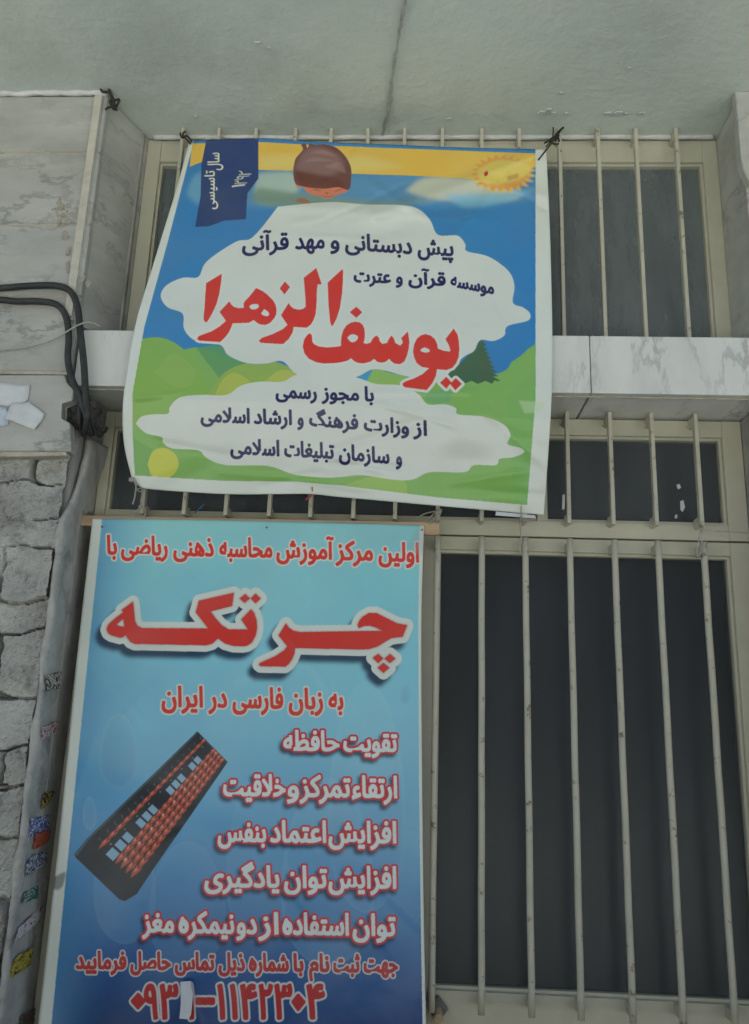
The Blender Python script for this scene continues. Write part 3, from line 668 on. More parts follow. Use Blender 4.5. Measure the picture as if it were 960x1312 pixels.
for pts in ([(399, 243), (405, 242.4), (412, 245), (406, 244.8)], [(427, 246.5), (433, 243), (439, 242.6), (434, 245)], [(416, 246), (421, 247), (419, 250)], [(409, 250.4), (420, 253), (429, 250), (420, 251.6)]): s.paint(s.smooth(pts), alb(112, 58, 50), .5)
for pts in ([(394, 242), (400, 244), (397, 248)], [(436, 245), (443, 243), (440, 247)]): s.paint(s.blur(s.cov(s.smooth(pts)), 2), alb(196, 90, 80), .6)
s.paint(s.smooth([(378, 258), (386, 254), (396, 258), (401, 263), (404, 269), (400, 268), (392, 262)]), alb(140, 98, 78))
# clouds
c1 = s.smooth([(356, 265), (324, 304), (302, 310), (265, 335), (254, 355), (234, 356), (213, 366), (206, 380), (215, 394), (234, 402), (236, 422), (251, 437), (282, 442), (292, 455), (315, 465), (340, 466), (362, 463), (381, 480), (420, 490), (457, 483), (480, 473), (520, 482), (560, 490), (592, 459), (607, 450), (615, 436), (632, 437), (646, 430), (650, 418), (676, 411), (679, 402), (670, 394), (657, 388), (659, 366), (651, 347), (626, 329), (598, 322), (596, 313), (586, 302), (561, 301), (551, 282), (536, 268), (514, 263), (467, 262), (420, 259)], 5)
c2 = s.smooth([(174, 543), (181, 534), (196, 531), (215, 530), (218, 521), (231, 509), (259, 506), (290, 506), (309, 494), (334, 489), (362, 489), (381, 480), (420, 478), (457, 484), (482, 492), (514, 494), (536, 505), (548, 518), (570, 518), (584, 523), (587, 531), (620, 534), (645, 544), (654, 557), (650, 569), (667, 574), (671, 580), (657, 586), (640, 588), (635, 596), (607, 596), (595, 605), (551, 605), (530, 614), (507, 615), (464, 609), (439, 611), (415, 612), (377, 608), (343, 597), (290, 596), (265, 587), (254, 577), (221, 575), (209, 567), (207, 560), (187, 555)], 5)
cl = c1 | c2
s.paint(s.blur(s.cov(c1), 6)*inn, alb(70, 130, 170), .25)
s.paint(cl, WHITE*.985)
# title, hand cut letters
kA, kB = .20833, .21875
A = lambda p: sc(p, 250, 330, kA)
Bq = lambda p: sc(p, 400, 380, kB)
ti = s.poly(A([(68, 158), (165, 100), (160, 150), (148, 225), (130, 290), (102, 350), (75, 395), (60, 398), (52, 380), (57, 320), (62, 240)]))
ti |= s.poly(A([(150, 335), (210, 270), (222, 290), (240, 305), (270, 312), (300, 310), (298, 285), (305, 270), (330, 245), (375, 188), (412, 205), (440, 225), (480, 265), (496, 295), (500, 322), (498, 350), (488, 372), (460, 403), (432, 415), (405, 413), (385, 405), (360, 385), (330, 402), (230, 405), (224, 425), (208, 460), (185, 490), (155, 520), (30, 512), (16, 506), (12, 497), (25, 482), (100, 455), (150, 425), (190, 390)]))
ti &= ~s.smooth(A([(333, 302), (348, 289), (372, 286), (388, 290), (392, 303), (378, 316), (355, 320), (340, 314)]), 3)
ti &= ~s.smooth(A([(405, 345), (416, 330), (425, 318), (440, 328), (450, 335), (455, 350), (445, 361), (420, 357)]), 3)
ti |= s.poly(A([(520, 190), (552, 148), (583, 182), (550, 228)]))
ti |= s.poly(A([(528, 355), (575, 280), (588, 300), (605, 314), (640, 322), (665, 316), (680, 303), (678, 250), (668, 125), (745, 65), (778, 165), (752, 165), (748, 230), (745, 300), (740, 350), (728, 385), (712, 412), (685, 432), (605, 427), (600, 460), (575, 502), (540, 533), (405, 525), (395, 518), (393, 510), (410, 495), (480, 470), (540, 440), (568, 415)]))
ti |= s.poly(A([(815, 155), (905, 72), (910, 85), (908, 150), (903, 225), (890, 310), (870, 375), (845, 422), (836, 416), (830, 395), (820, 290)]))
ti |= s.poly([(397, 427), (399.6, 430), (400.2, 438.5), (403, 441.5), (408, 444), (418, 445.3), (430, 444.6), (437, 443.4)] + Bq([(168, 265), (172, 230), (183, 195), (200, 170), (225, 154), (250, 148), (278, 152), (296, 167), (305, 190), (308, 220), (306, 250), (300, 272), (318, 278), (342, 270), (355, 245), (375, 228), (390, 240), (395, 262), (410, 278), (438, 272), (452, 243), (464, 229), (478, 245), (486, 272), (515, 288), (530, 272), (528, 258), (520, 245), (560, 205), (568, 260), (566, 300), (555, 345), (540, 380), (515, 396), (485, 394), (466, 382), (450, 365), (430, 382), (405, 388), (380, 382), (362, 365), (340, 382), (300, 392), (265, 388), (245, 378), (228, 362), (205, 376), (180, 383)]) + [(431, 465.2), (415, 465.8), (406, 464.5), (396, 460), (390, 453), (387.8, 444), (389.5, 435.5), (393, 430)])
ti &= ~s.smooth(Bq([(205, 242), (220, 226), (240, 221), (266, 232), (264, 252), (245, 267), (222, 264)]), 3)
ti |= s.poly(Bq([(220, 92), (258, 60), (293, 92), (258, 125)]))
ti |= s.poly(Bq([(780, 250), (828, 188), (850, 222), (858, 260), (861, 310), (857, 355), (843, 390), (820, 418), (785, 431), (730, 426), (724, 465), (702, 510), (670, 548), (545, 532), (530, 522), (530, 508), (545, 498), (600, 478), (645, 455), (685, 420), (640, 412), (612, 390), (596, 355), (590, 320), (597, 280), (612, 248), (635, 228), (665, 220), (695, 230), (718, 250), (732, 280), (735, 305), (770, 318), (800, 322), (810, 318), (800, 285)]))
ti &= ~s.smooth(Bq([(632, 316), (645, 303), (662, 299), (686, 312), (686, 324), (665, 328), (645, 325)]), 3)
ti |= s.poly(Bq([(748, 505), (785, 470), (815, 502), (785, 540)])) | s.poly(Bq([(806, 512), (840, 478), (876, 512), (838, 549)]))
s.paint(s.grow(ti, 8), WHITE); s.paint(ti, RED)
# small navy lines
tx = s.words([('قرآنی', 310, 370), ('مهد', 378, 416), ('و', 423, 435), ('دبستانی', 442, 528), ('پیش', 535, 581)], [(310, 321), (420, 318), (480, 322), (535, 326), (581, 328)], 21)
tx |= s.words([('عترت', 453, 501), ('و', 507, 516), ('قرآن', 523, 571), ('موسسه', 577, 633)], [(453, 361), (540, 364), (580, 367), (633, 377)], 16.5)
tx |= s.words([('رسمی', 353, 406), ('مجوز', 412, 460), ('با', 467, 479)], [(353, 509), (479, 514)], 18)
tx |= s.words([('اسلامی', 257, 320), ('ارشاد', 325, 374), ('و', 381, 389), ('فرهنگ', 396, 459), ('وزارت', 466, 524), ('از', 529, 547)], [(257, 540), (400, 545), (547, 558)], 18.5)
tx |= s.words([('اسلامی', 295, 358), ('تبلیغات', 364, 428), ('سازمان', 434, 499), ('و', 507, 515)], [(295, 581), (420, 587), (515, 595)], 19.5)
s.paint(s.grow(tx, 2.2), NAVY)
M['banner'] = s.material('printed_vinyl_banner', .28, .22)
def banner_depth(u, v):
    y = np.interp(v, [0, .12, .35, .5, .66, .74, .85, 1.0], [-.030, -.060, -.118, -.150, -.163, -.160, -.125, -.072])
    y = y + .012*np.sin(np.pi*u)*(1-v)*np.exp(-v*6)*-1
    # fold that runs from the top right tie, and swags under the top edge
    def ridge(x0, y0, x1, y1, wd, amp):
        dx, dy = x1-x0, y1-y0; L_ = math.hypot(dx, dy); t = ((u-x0)*dx+(v-y0)*dy)/L_**2; d = ((u-x0)*dy-(v-y0)*dx)/L_
        return amp*np.exp(-(d/wd)**2)*np.clip(np.minimum(t, 1-t)*6+.25, 0, 1)*((t > -.05) & (t < 1.05))
    y = y - ridge(1.0, .0, .48, .23, .020, .013) + ridge(1.0, .04, .5, .28, .03, .010) - ridge(.03, .0, .2, .30, .025, .004) - ridge(.10, .17, .62, .20, .018, .008) + ridge(.1, .15, .9, .15, .03, .004)
    y = y - ridge(.02, .99, .3, .82, .03, .004) - ridge(.98, .98, .75, .72, .04, .004) - ridge(.6, .83, .95, .80, .03, .003) + ridge(.75, .86, .98, .86, .02, .002)
    r_ = np.random.default_rng(4)
    for _ in range(26):
        x0, y0 = r_.uniform(0, 1), r_.choice([r_.uniform(0, .28), r_.uniform(.7, 1), r_.uniform(0, 1)]); an = r_.uniform(-.6, .6)+r_.choice([0, 3.1416*.25, -.5]); L_ = r_.uniform(.1, .38)
        y = y + ridge(x0, y0, x0+L_*math.cos(an), y0+L_*math.sin(an), r_.uniform(.006, .013), r_.choice([-1, 1])*r_.uniform(.002, .005)*(1.7 if y0 < .28 else .8))
    y = y + .0035*np.sin(u*17+v*5)*v + .0025*np.sin(u*9-v*13) + .002*np.sin(u*31+v*23)
    return y
bn = hung_sheet('banner', bT, bB, bL, bR, banner_depth, s, M['banner'])
tag(bn, 'white bordered vinyl banner with white clouds on blue sky and big red title', 'banner')

# ---- lower poster ------------------------------------------------------------------------------
pT = [(118.5, 664.5), (250, 666), (400, 669), (543.5, 673)]
pB = [(37, 1420), (200, 1424), (400, 1430), (547, 1436)]
pL = [(118.5, 664.5), (100, 830), (78, 1050), (49, 1312), (37, 1420)]
pR = [(543.5, 673), (540, 800), (541, 1000), (543.5, 1200), (546, 1312), (547, 1436)]
s = Sheet(pT+pB+pL+pR, -.035)
gx_, gz_ = s.grid(); n1 = fbm(gx_, gz_, 4, 12); n2 = fbm(gx_, gz_, 9, 16)
s.img[:] = WHITE
inner = s.poly([(132, 600), (538.5, 600), (536, 800), (537, 1000), (539.5, 1200), (541.5, 1312), (542, 1440), (51, 1440), (66, 1312), (92, 1050), (114, 830), (131, 664)]); inn = s.cov(inner)
zz = [at(300, y, -.035).z for y in (664, 740, 840, 940, 1040, 1140, 1240, 1320)][::-1]
cc = np.array([alb(*c_) for c_ in ((120, 182, 188), (108, 178, 194), (106, 176, 200), (104, 168, 198), (80, 144, 188), (60, 118, 170), (30, 74, 132), (14, 44, 98))])[::-1]  # print gradient, its lower blues also darkened for the weaker light there
s.paint(inn, np.stack([np.interp(gz_, zz, cc[:, q]) for q in range(3)], 2))
e_ = np.clip(1-(gx_-at(120, 800, -.035).x)/.16, 0, 1); s.paint(inn*e_**1.5, alb(52, 120, 172), .75)
s.paint(inn*np.clip(.3+n1*.8, 0, 1), alb(140, 190, 205), .22); s.paint(inn*np.clip(n2*.7, 0, 1), alb(62, 120, 175), .18)
def drop(cx_, cy_, rx, ry, op):                      # the pale water drops of the printed ground
    pts = [(cx_+rx*math.cos(a_), cy_+ry*math.sin(a_)*(1 if math.sin(a_) > 0 else 1.7)) for a_ in np.linspace(0, 6.283, 24, endpoint=False)]
    mk = s.cov(s.smooth(pts, 3)); s.paint((mk-s.blur(mk, 9)*.6).clip(0)*inn, alb(150, 200, 222), op*.5); s.paint(s.blur(mk, 8)*mk*inn*np.clip(.55-(gz_-at(cx_, cy_, -.035).z)*4, 0, 1), alb(60, 118, 172), op)
for d_ in [(152, 975, 25, 36, .55), (115, 1048, 9, 16, .5), (470, 1060, 50, 110, .4), (420, 1150, 60, 90, .35), (160, 1150, 40, 60, .25), (519, 893, 7, 11, .5), (330, 1130, 40, 80, .22), (240, 1180, 50, 60, .2)]: drop(*d_)
# fine line title
kC, kD = .22917, .23958
Cq = lambda p: sc(p, 120, 740, kC)
Dq = lambda p: sc(p, 310, 740, kD)
ti = s.poly(Cq([(72, 290), (78, 270), (90, 255), (130, 220), (165, 195), (155, 182), (220, 135), (225, 170), (232, 245), (245, 270), (270, 283), (640, 285), (570, 195), (588, 130), (785, 85), (775, 160), (655, 190), (680, 225), (715, 265), (755, 290), (862, 290), (825, 235), (880, 178), (898, 198), (912, 240), (915, 285), (907, 325), (885, 365), (858, 382), (840, 385), (780, 383), (735, 370), (695, 342), (665, 370), (630, 380), (230, 372), (208, 362), (190, 342), (178, 322), (165, 335), (148, 338), (100, 325), (80, 312)]))
ti &= ~s.poly(Cq([(128, 264), (165, 232), (172, 275), (150, 274)]))
ti |= s.poly(Cq([(815, 118), (848, 92), (874, 117), (845, 143)])) | s.poly(Cq([(877, 117), (906, 90), (935, 118), (906, 145)]))
ti |= s.poly(Dq([(195, 310), (235, 245), (252, 268), (275, 284), (310, 292), (750, 285), (715, 268), (685, 259), (655, 260), (625, 272), (618, 255), (628, 230), (645, 210), (680, 190), (720, 190), (780, 220), (830, 245), (885, 255), (860, 318), (800, 325), (765, 345), (725, 370), (680, 384), (640, 386), (285, 378), (282, 405), (270, 435), (252, 462), (232, 478), (100, 475), (90, 467), (95, 458), (130, 442), (180, 420), (225, 390), (242, 368)]))
for q in ([(698, 430), (730, 408), (757, 434), (729, 459)], [(762, 435), (792, 408), (822, 435), (791, 459)], [(725, 483), (757, 456), (790, 483), (757, 511)]): ti |= s.poly(Dq(q))
out_ = s.grow(ti, 17); sh = s.cov(out_); d_ = int(.016*s.k); sh = np.roll(np.roll(sh, -int(.020*s.k), 0), -int(.013*s.k), 1)
s.paint(s.blur(sh, 6)*inn, alb(20, 42, 72), .95); s.paint(out_, WHITE); s.paint(s.blur(s.cov(s.grow(ti, 2)), 3), alb(80, 70, 90), .5); s.paint(ti, alb(176, 48, 44))
def line(items, base, hgt, core, rim, bold, rimw, shadow=0):
    mk = s.grow(s.words(items, base, hgt), bold); o_ = s.grow(mk, rimw)
    if shadow:
        b_ = np.roll(np.roll(s.cov(s.grow(mk, rimw+1)), -int(.009*s.k), 0), -int(.006*s.k), 1); s.paint(s.blur(b_, 3.5)*inn, alb(16, 34, 66), .9)
    s.paint(o_, rim); s.paint(mk, core)
PW = alb(178, 196, 204)
line([('با', 137, 150), ('ریاضی', 155, 215), ('ذهنی', 222, 274), ('محاسبه', 281, 349), ('آموزش', 354, 428), ('مرکز', 430, 478), ('اولین', 485, 537)], [(137, 710), (340, 714), (537, 720)], 24, RED, WHITE, 2.6, 4.5)
line([('ایران', 207, 260), ('در', 267, 291), ('فارسی', 298, 363), ('زبان', 370, 414), ('به', 421, 440)], [(207, 905), (440, 909)], 26, RED, WHITE, 2.6, 4.5)
RR = alb(164, 40, 50)
for items, base, hg in [([('حافظه', 363, 435), ('تقویت', 440, 509)], [(363, 961), (509, 963)], 25),
                        ([('خلاقیت', 286, 366), ('و', 368, 383), ('تمرکز', 384, 449), ('ارتقاء', 451, 509)], [(286, 1019), (509, 1022)], 27),
                        ([('بنفس', 279, 341), ('اعتماد', 346, 418), ('افزایش', 421, 508)], [(279, 1078), (508, 1080)], 27),
                        ([('یادگیری', 262, 358), ('توان', 364, 419), ('افزایش', 421, 508)], [(262, 1136), (508, 1138)], 27),
                        ([('مغز', 182, 223), ('نیمکره', 229, 300), ('دو', 303, 329), ('از', 331, 357), ('استفاده', 362, 447), ('توان', 452, 507)], [(182, 1194), (507, 1199)], 27)]:
    line(items, base, hg, PW, RR, 2.5, 5.0, 1)
line([('فرمایید', 97, 162), ('حاصل', 167, 219), ('تماس', 224, 275), ('ذیل', 280, 314), ('شماره', 319, 370), ('با', 376, 389), ('نام', 396, 422), ('ثبت', 427, 461), ('جهت', 466, 510)], [(97, 1241), (510, 1246)], 22, alb(150, 42, 46), alb(165, 178, 186), 2.5, 3.4)
num = [('۹', 185, 202), ('۳', 205, 228), ('۱', 240, 248), ('-', 252, 274), ('۱', 279, 288), ('۱', 295, 304), ('۴', 308, 329), ('۲', 332, 349), ('۳', 352, 374), ('۴', 393, 416)]
mk = s.words([n_ for n_ in num if n_[0] != '-'], [(170, 1305), (420, 1305)], 45)
mk |= s.poly([(252, 1280), (274, 1280), (274, 1286), (252, 1286)]) | s.poly([(169, 1283), (177, 1274), (185, 1283), (177, 1292)]) | s.poly([(375, 1284), (382, 1275), (390, 1284), (382, 1294)])
mk = s.grow(mk, 3.4); s.paint(s.grow(mk, 4.8), alb(165, 178, 186)); s.paint(mk, alb(150, 36, 40))
# picture of an abacus
kE = .21875
Eq = lambda p: sc(p, 90, 930, kE)
s.paint(s.poly(Eq([(22, 755), (95, 665), (735, 42), (745, 33), (922, 212), (880, 275), (480, 850), (390, 985), (320, 1028), (288, 1018), (40, 780)])), alb(28, 36, 46))
s.paint(s.poly(Eq([(22, 755), (95, 668), (108, 672), (40, 765)])), alb(52, 72, 92)); s.paint(s.poly(Eq([(96, 664), (742, 36), (748, 44), (108, 672)])), alb(60, 76, 84), .8)
s.paint(s.poly(Eq([(765, 55), (918, 212), (912, 220), (755, 62)])), alb(48, 58, 70), .8)
A0, A1, B0, B1 = np.array((122, 690.)), np.array((768, 56.)), np.array((385, 925.)), np.array((915, 212.))
def ab(u, v):
    u2 = u**.86; return tuple((1-v)*((1-u2)*A0+u2*A1)+v*((1-u2)*B0+u2*B1))
nr = 17
sky_ = alb(118, 160, 192); bead = alb(158, 78, 64); bead2 = alb(190, 118, 92); bdk = alb(96, 48, 44)
for i in range(nr):
    u0, u1 = (i+.22)/nr, (i+.78)/nr
    if i not in (3, 7, 8, 12, 15, 16): s.paint(s.poly(Eq([ab(u0-.008, .30), ab(u1+.004, .30), ab(u1+.004, .47), ab(u0-.008, .47)])), sky_, .95)
    s.paint(s.poly(Eq([ab(u0+.02, .02), ab(u1, .02), ab(u1-.01, .10), ab(u0+.02, .10)])), alb(60, 88, 108), .55)
    um = (i+1)/nr-.01
    for v_, rr in [(.155, .046)]+[(.53+.115*q, .060) for q in range(4)]:
        for dv, c_, kk in ((0, bdk, 1.06), (-.002, bead, .80), (-.014, bead2, .34)):
            w_ = .98/nr*kk
            s.paint(s.smooth(Eq([ab(max(um-w_, 0), v_+dv), ab(max(um-w_*.2, 0), v_-rr*kk+dv), ab(min(um+w_*.7, 1), v_-rr*.2*kk+dv), ab(min(um+w_*.2, 1), v_+rr*kk+dv)]), 3), c_, .95)
    if i % 2 == 0: s.paint(s.smooth(Eq([ab(um-.012, .60), ab(um, .585), ab(um+.008, .60), ab(um, .615)]), 3), alb(215, 190, 175), .8)
for i in range(9): s.paint(s.smooth(Eq([ab(i/9+.05, .245), ab(i/9+.056, .235), ab(i/9+.062, .245), ab(i/9+.056, .255)]), 3), alb(170, 180, 180), .7)
s.paint(s.blur(s.cov(s.smooth([(64, 1127), (73, 1122), (84, 1118), (80, 1136), (70, 1140)])), 3), alb(96, 106, 112), .8)     # grubby mark on the border
s.paint(s.blur(s.cov(s.poly([(519, 702), (540, 670), (546, 690), (541, 712)])), 6), alb(120, 140, 145), .35)
M['poster'] = s.material('printed_vinyl_poster', .27, .12)
po = empty('poster', 'tall blue vinyl poster with an abacus picture and red Persian headline, hung on wooden battens', 'poster')
def poster_depth(u, v):
    y = -.034 - .012*np.sin(np.pi*u)*np.sin(np.pi*v)
    y = y + .0030*np.sin(v*9+u*3) + .0022*np.sin(u*13+v*4) + .0012*np.sin(u*29+v*17)
    y = y + .006*np.exp(-((u-.12-v*.03)/.05)**2)*np.sin(v*7) - .005*np.exp(-((u*.3+v-.23)/.03)**2) + .004*np.exp(-((u*-.2+v-.4)/.04)**2)
    r_ = np.random.default_rng(9)
    for _ in range(22):
        x0, y0, an, L_ = r_.uniform(0, 1), r_.choice([r_.uniform(0, .3), r_.uniform(0, 1)]), r_.uniform(-1.2, 1.2), r_.uniform(.06, .25); dx, dy = L_*math.cos(an), L_*math.sin(an)
        t = ((u-x0)*dx+(v-y0)*dy)/L_**2; d = ((u-x0)*dy-(v-y0)*dx)/L_
        y = y + r_.choice([-1, 1])*r_.uniform(.001, .0028)*np.exp(-(d/r_.uniform(.007, .014))**2)*np.clip(np.minimum(t, 1-t)*6, 0, 1)
    return y + .010*np.exp(-(u/.06)**2)*np.sin(v*11)
hung_sheet('sheet', pT, pB, pL, pR, poster_depth, s, M['poster'], 150, 230, po)
a, b = at(104, 669, -.022), at(563, 679.5, -.022)
bm = bmesh.new(); add_prism(bm, [(a.x, a.z-.010), (b.x, b.z-.014), (b.x, b.z+.021), (a.x, a.z+.019)], -.027, -.012); bevel(bm, .002); bm_obj('batten', bm, M['wood'], po)
a, b = at(30, 1432, -.022), at(566, 1436, -.022)
bm = bmesh.new(); add_prism(bm, [(a.x, a.z-.012), (b.x, b.z-.012), (b.x, b.z+.012), (a.x, a.z+.012)], -.027, -.012); bevel(bm, .002); bm_obj('batten', bm, M['wood'], po)
for x, y in ((131, 675), (342, 676), (541, 679)):
    bm = bmesh.new(); c = at(x, y, -.0385); add_tube(bm, [c, c+Vector((0, -.004, 0))], .0028, 8, 1); bm_obj('nail', bm, M['steel'], po)

# ------------------------------------------------------------------ things tied, stuck or hung on the front
tp = [(x, z) for x, z in ((p.x, p.z) for p in (at(x, y, -.052) for x, y in [(231.5, 1258), (244.5, 1257), (247.5, 1275), (245, 1300), (242, 1306), (230, 1305), (232, 1286)]))]
tp_o = prism('tape', tp, -.0535, -.0525, M['tape'], None, 0); tag(tp_o, 'strip of white tape covering a digit of the phone number on the poster', 'tape')

def cable(label, px, Y, rad, material=M['cable'], name='cable', cat='cable', group=None, seg=10):
    pts = [at(x, y, Y[i] if isinstance(Y, (list, tuple)) else Y) for i, (x, y) in enumerate(px)]
    o_ = tube(name, pts, rad, material, None, seg, 6); return tag(o_, label, cat, group)
cable('upper thick black cable bending down across the marble into the broken corner', [(-60, 372), (0, 369), (40, 366), (72, 366), (90, 373), (99, 392), (103, 425), (107, 460), (109, 490), (110, 515), (113, 540), (117, 556)], [-.168]*8+[-.166, -.158, -.14, -.10], .0095)
cable('lower thick black cable bending down inside the other into the broken corner', [(-60, 384), (0, 384), (20, 386), (50, 386), (72, 390), (84, 404), (88, 430), (87, 460), (92, 485), (101, 505), (106, 525), (112, 552)], [-.166]*9+[-.162, -.15, -.10], .0092)
# clump of cable ends and rags at the hole
bm = bmesh.new()
for q in range(13):
    x0, y0 = 106+random.uniform(-6, 8), 510+random.uniform(-4, 6); x1, y1 = 116+random.uniform(-12, 16), 556+random.uniform(-8, 5)
    add_tube(bm, [at(x0, y0, -.150), at((x0+x1)/2+random.uniform(-7, 7), (y0+y1)/2, -.155+random.uniform(-.01, .01)), at(x1, y1, -.10+random.uniform(-.02, .02)), at(x1+random.uniform(-6, 8), y1-random.uniform(0, 10), -.08)], random.uniform(.003, .007), 7, 5)
tag(bm_obj('wire_bundle', bm, M['cable'], None, True), 'dark tangle of wires stuffed into the broken marble corner above the cement jamb', 'wires')
cable('thin white cord drooping across the marble slabs and both black cables', [(-40, 452), (0, 449), (40, 444), (72, 433), (95, 419), (110, 413), (120, 414), (128, 418)], [-.17, -.17, -.17, -.172, -.182, -.182, -.170, -.155], .0023, M['twine'], 'cord', 'cord', None, 7)
# wire tuft at the soffit over the left pillar
bm = bmesh.new()
for p in ([(147, 140, -.155), (144, 128, -.165), (139, 118, -.17), (131, 117, -.17), (128, 108, -.17), (133, 106, -.17), (139, 113, -.17), (145, 126, -.165)], [(147, 141, -.155), (141, 130, -.168), (148, 128, -.168), (153, 128, -.165), (148, 138, -.16)], [(149, 141, -.155), (146, 132, -.17), (143, 122, -.17)], [(135, 140, -.16), (141, 137, -.165), (149, 139, -.16)], [(144, 140, -.157), (148, 127, -.168), (145, 134, -.17), (150, 142, -.16)]):
    add_tube(bm, [at(x, y, Y) for x, y, Y in p], random.uniform(.0026, .0045), 7, 5)
tag(bm_obj('wire_loop', bm, M['wire'], None, True), 'knotted rusty wire loop poking out at the top of the left marble pillar', 'wire')
# tie at the banner's top right corner
bm = bmesh.new()
for p in ([(690, 205, -.05), (700, 192, -.055), (711, 178, -.03), (720, 165, -.012)], [(700, 188, -.05), (708, 176, -.03), (709, 163, -.015)], [(706, 182, -.04), (713, 172, -.025), (722, 163, -.02)], [(698, 183, -.05), (707, 178, -.035), (715, 176, -.015), (716, 184, .0), (709, 184, -.03)], [(703, 180, -.045), (716, 172, -.02), (712, 180, -.03)]):
    add_tube(bm, [at(x, y, Y) for x, y, Y in p], random.uniform(.002, .0038), 7, 5)
tag(bm_obj('wire_tie', bm, M['wire'], None, True), 'black wire tie holding the banner top right corner to a bar', 'wire tie')
bm = bmesh.new()
for p in ([(244, 184, -.045), (238, 177, -.03), (234, 172, -.012), (238, 168, -.01)], [(246, 182, -.045), (240, 174, -.03), (233, 176, -.01), (231, 170, .0)]):
    add_tube(bm, [at(x, y, Y) for x, y, Y in p], .0028, 7, 5)
tag(bm_obj('wire_tie', bm, M['wire'], None, True), 'small dark wire tie holding the banner top left corner', 'wire tie')
def knot(name, label, cat, lines, material=M['twine'], r=.0021, blob=None):
    bm = bmesh.new()
    for p in lines: add_tube(bm, [at(x, y, Y) for x, y, Y in p], r*random.uniform(.9, 1.1), 7, 5)
    for (x, y, Y, rr) in blob or ():
        c = at(x, y, Y); res = bmesh.ops.create_icosphere(bm, subdivisions=2, radius=rr, matrix=Matrix.Translation(c))
        for v in res['verts']: v.co += (v.co-c)*random.uniform(-.18, .2)
    return tag(bm_obj(name, bm, material, None, True), label, cat)
knot('string', 'frayed white string tying the banner bottom left corner to a bar', 'string', [[(168, 612, -.09), (174, 620, -.085), (173, 635, -.06), (170, 646, -.05)], [(172, 618, -.085), (182, 626, -.06), (181, 640, -.02), (180, 649, -.012), (174, 656, -.02), (171, 662, -.03)], [(180, 648, -.013), (186, 652, -.02), (186, 660, -.03), (183, 664, -.03)], [(180, 626, -.02), (175, 627, -.005), (180, 630, .005), (184, 627, -.01), (180, 625, -.02)]], blob=[(168.5, 614.5, -.088, .0075), (180, 649, -.014, .005)])
knot('thread', 'short red thread tied round a bar under the banner', 'thread', [[(400, 624, -.085), (400, 632, -.07), (397, 637, -.03), (391, 641, -.02)], [(396, 633, -.05), (402, 632, -.02), (403, 635, .005), (396, 634, -.01)], [(397, 632, -.04), (394, 639, -.02), (392, 638, -.02)]], M['red_twine'], .0018)
knot('thread', 'wisp of blue thread on the transom left of the red thread', 'thread', [[(250, 657, .02), (256, 651, .01), (262, 646, .005)], [(254, 652, .012), (259, 651, .01)]], M['blue_twine'], .002)
knot('string', 'pale string tying the poster batten end to a bar', 'string', [[(545, 668, -.03), (552, 662, -.02), (560, 655, -.012), (566, 653, -.005), (563, 661, .005), (556, 664, -.02), (551, 672, -.03)], [(534, 664, -.02), (545, 658, -.015), (558, 655, -.012)], [(560, 656, -.012), (556, 666, -.028), (560, 671, -.028)], [(560, 658, -.012), (559.5, 690, -.012), (561, 720, -.010)]], r=.0017, blob=[(562, 655, -.012, .007)])
knot('string', 'pale string dangling from the banner bottom edge right of centre', 'string', [[(668, 648, -.08), (668, 660, -.07), (667, 676, -.03), (668, 690, -.02), (666, 704, -.018), (670, 711, -.015), (672, 715, -.015)], [(668, 660, -.068), (672, 664, -.01), (675, 668, -.008), (670, 671, -.015)]], r=.0020)
knot('string', 'pale string knotted on the last bar and stretched to the right wall', 'string', [[(1010, 688, -.13), (960, 683, -.08), (930, 681, -.03), (905, 679, -.014), (896, 678, -.008), (894, 671, .0), (900, 672, -.012), (903, 680, -.014)], [(898, 680, -.012), (895, 695, -.012), (893, 708, -.012), (896, 714, -.01)], [(900, 680, -.013), (899, 700, -.012), (897, 712, -.011)]], r=.0019, blob=[(901, 680, -.013, .005)])

# torn papers on the lowest slab
def paper(label, px, y0, curl, seed, material):
    bm = bmesh.new(); cpt = at(sum(p[0] for p in px)/len(px), sum(p[1] for p in px)/len(px), y0)
    P = [at(x, y, y0) for x, y in px]; Q = []
    for i in range(len(P)):
        for q in range(4):
            t = q/4; v = P[i].lerp(P[(i+1) % len(P)], t)+Vector((random.uniform(-.0015, .0015), 0, random.uniform(-.0015, .0015))); Q.append(v)
    rings = []
    for k_ in (1, .66, .33):
        rings.append([bm.verts.new((cpt.x+(v.x-cpt.x)*k_, y0-curl*abs(math.sin(v.x*50+v.z*70+seed))*k_**2, cpt.z+(v.z-cpt.z)*k_)) for v in Q])
    cv = bm.verts.new(cpt); n_ = len(Q)
    for a_, b_ in zip(rings, rings[1:]):
        for i in range(n_): bm.faces.new((a_[i], a_[(i+1) % n_], b_[(i+1) % n_], b_[i]))
    for i in range(n_): bm.faces.new((rings[-1][i], rings[-1][(i+1) % n_], cv))
    o_ = bm_obj('torn_paper', bm, material, None, True); md_ = o_.modifiers.new('s', 'SOLIDIFY'); md_.thickness = .0006
    return tag(o_, label, 'torn paper')
paper('torn white paper scrap on the lowest marble slab, the upper one', [(-30, 489), (10, 491), (39, 494), (36, 513), (22, 519), (10, 520), (-30, 516)], PF-.0105, .002, 1, M['paper'])
paper('torn white paper scrap with pointed right end on the lowest marble slab', [(6, 536), (16, 516), (38, 516), (57, 530), (53, 540), (43, 551), (28, 545)], PF-.012, .003, 4, M['paper'])
paper('small bluish torn print stuck left of the white paper scraps', [(-30, 520), (8, 522), (13, 535), (10, 545), (-30, 552)], PF-.0102, .0015, 9, M['paper_blue'])
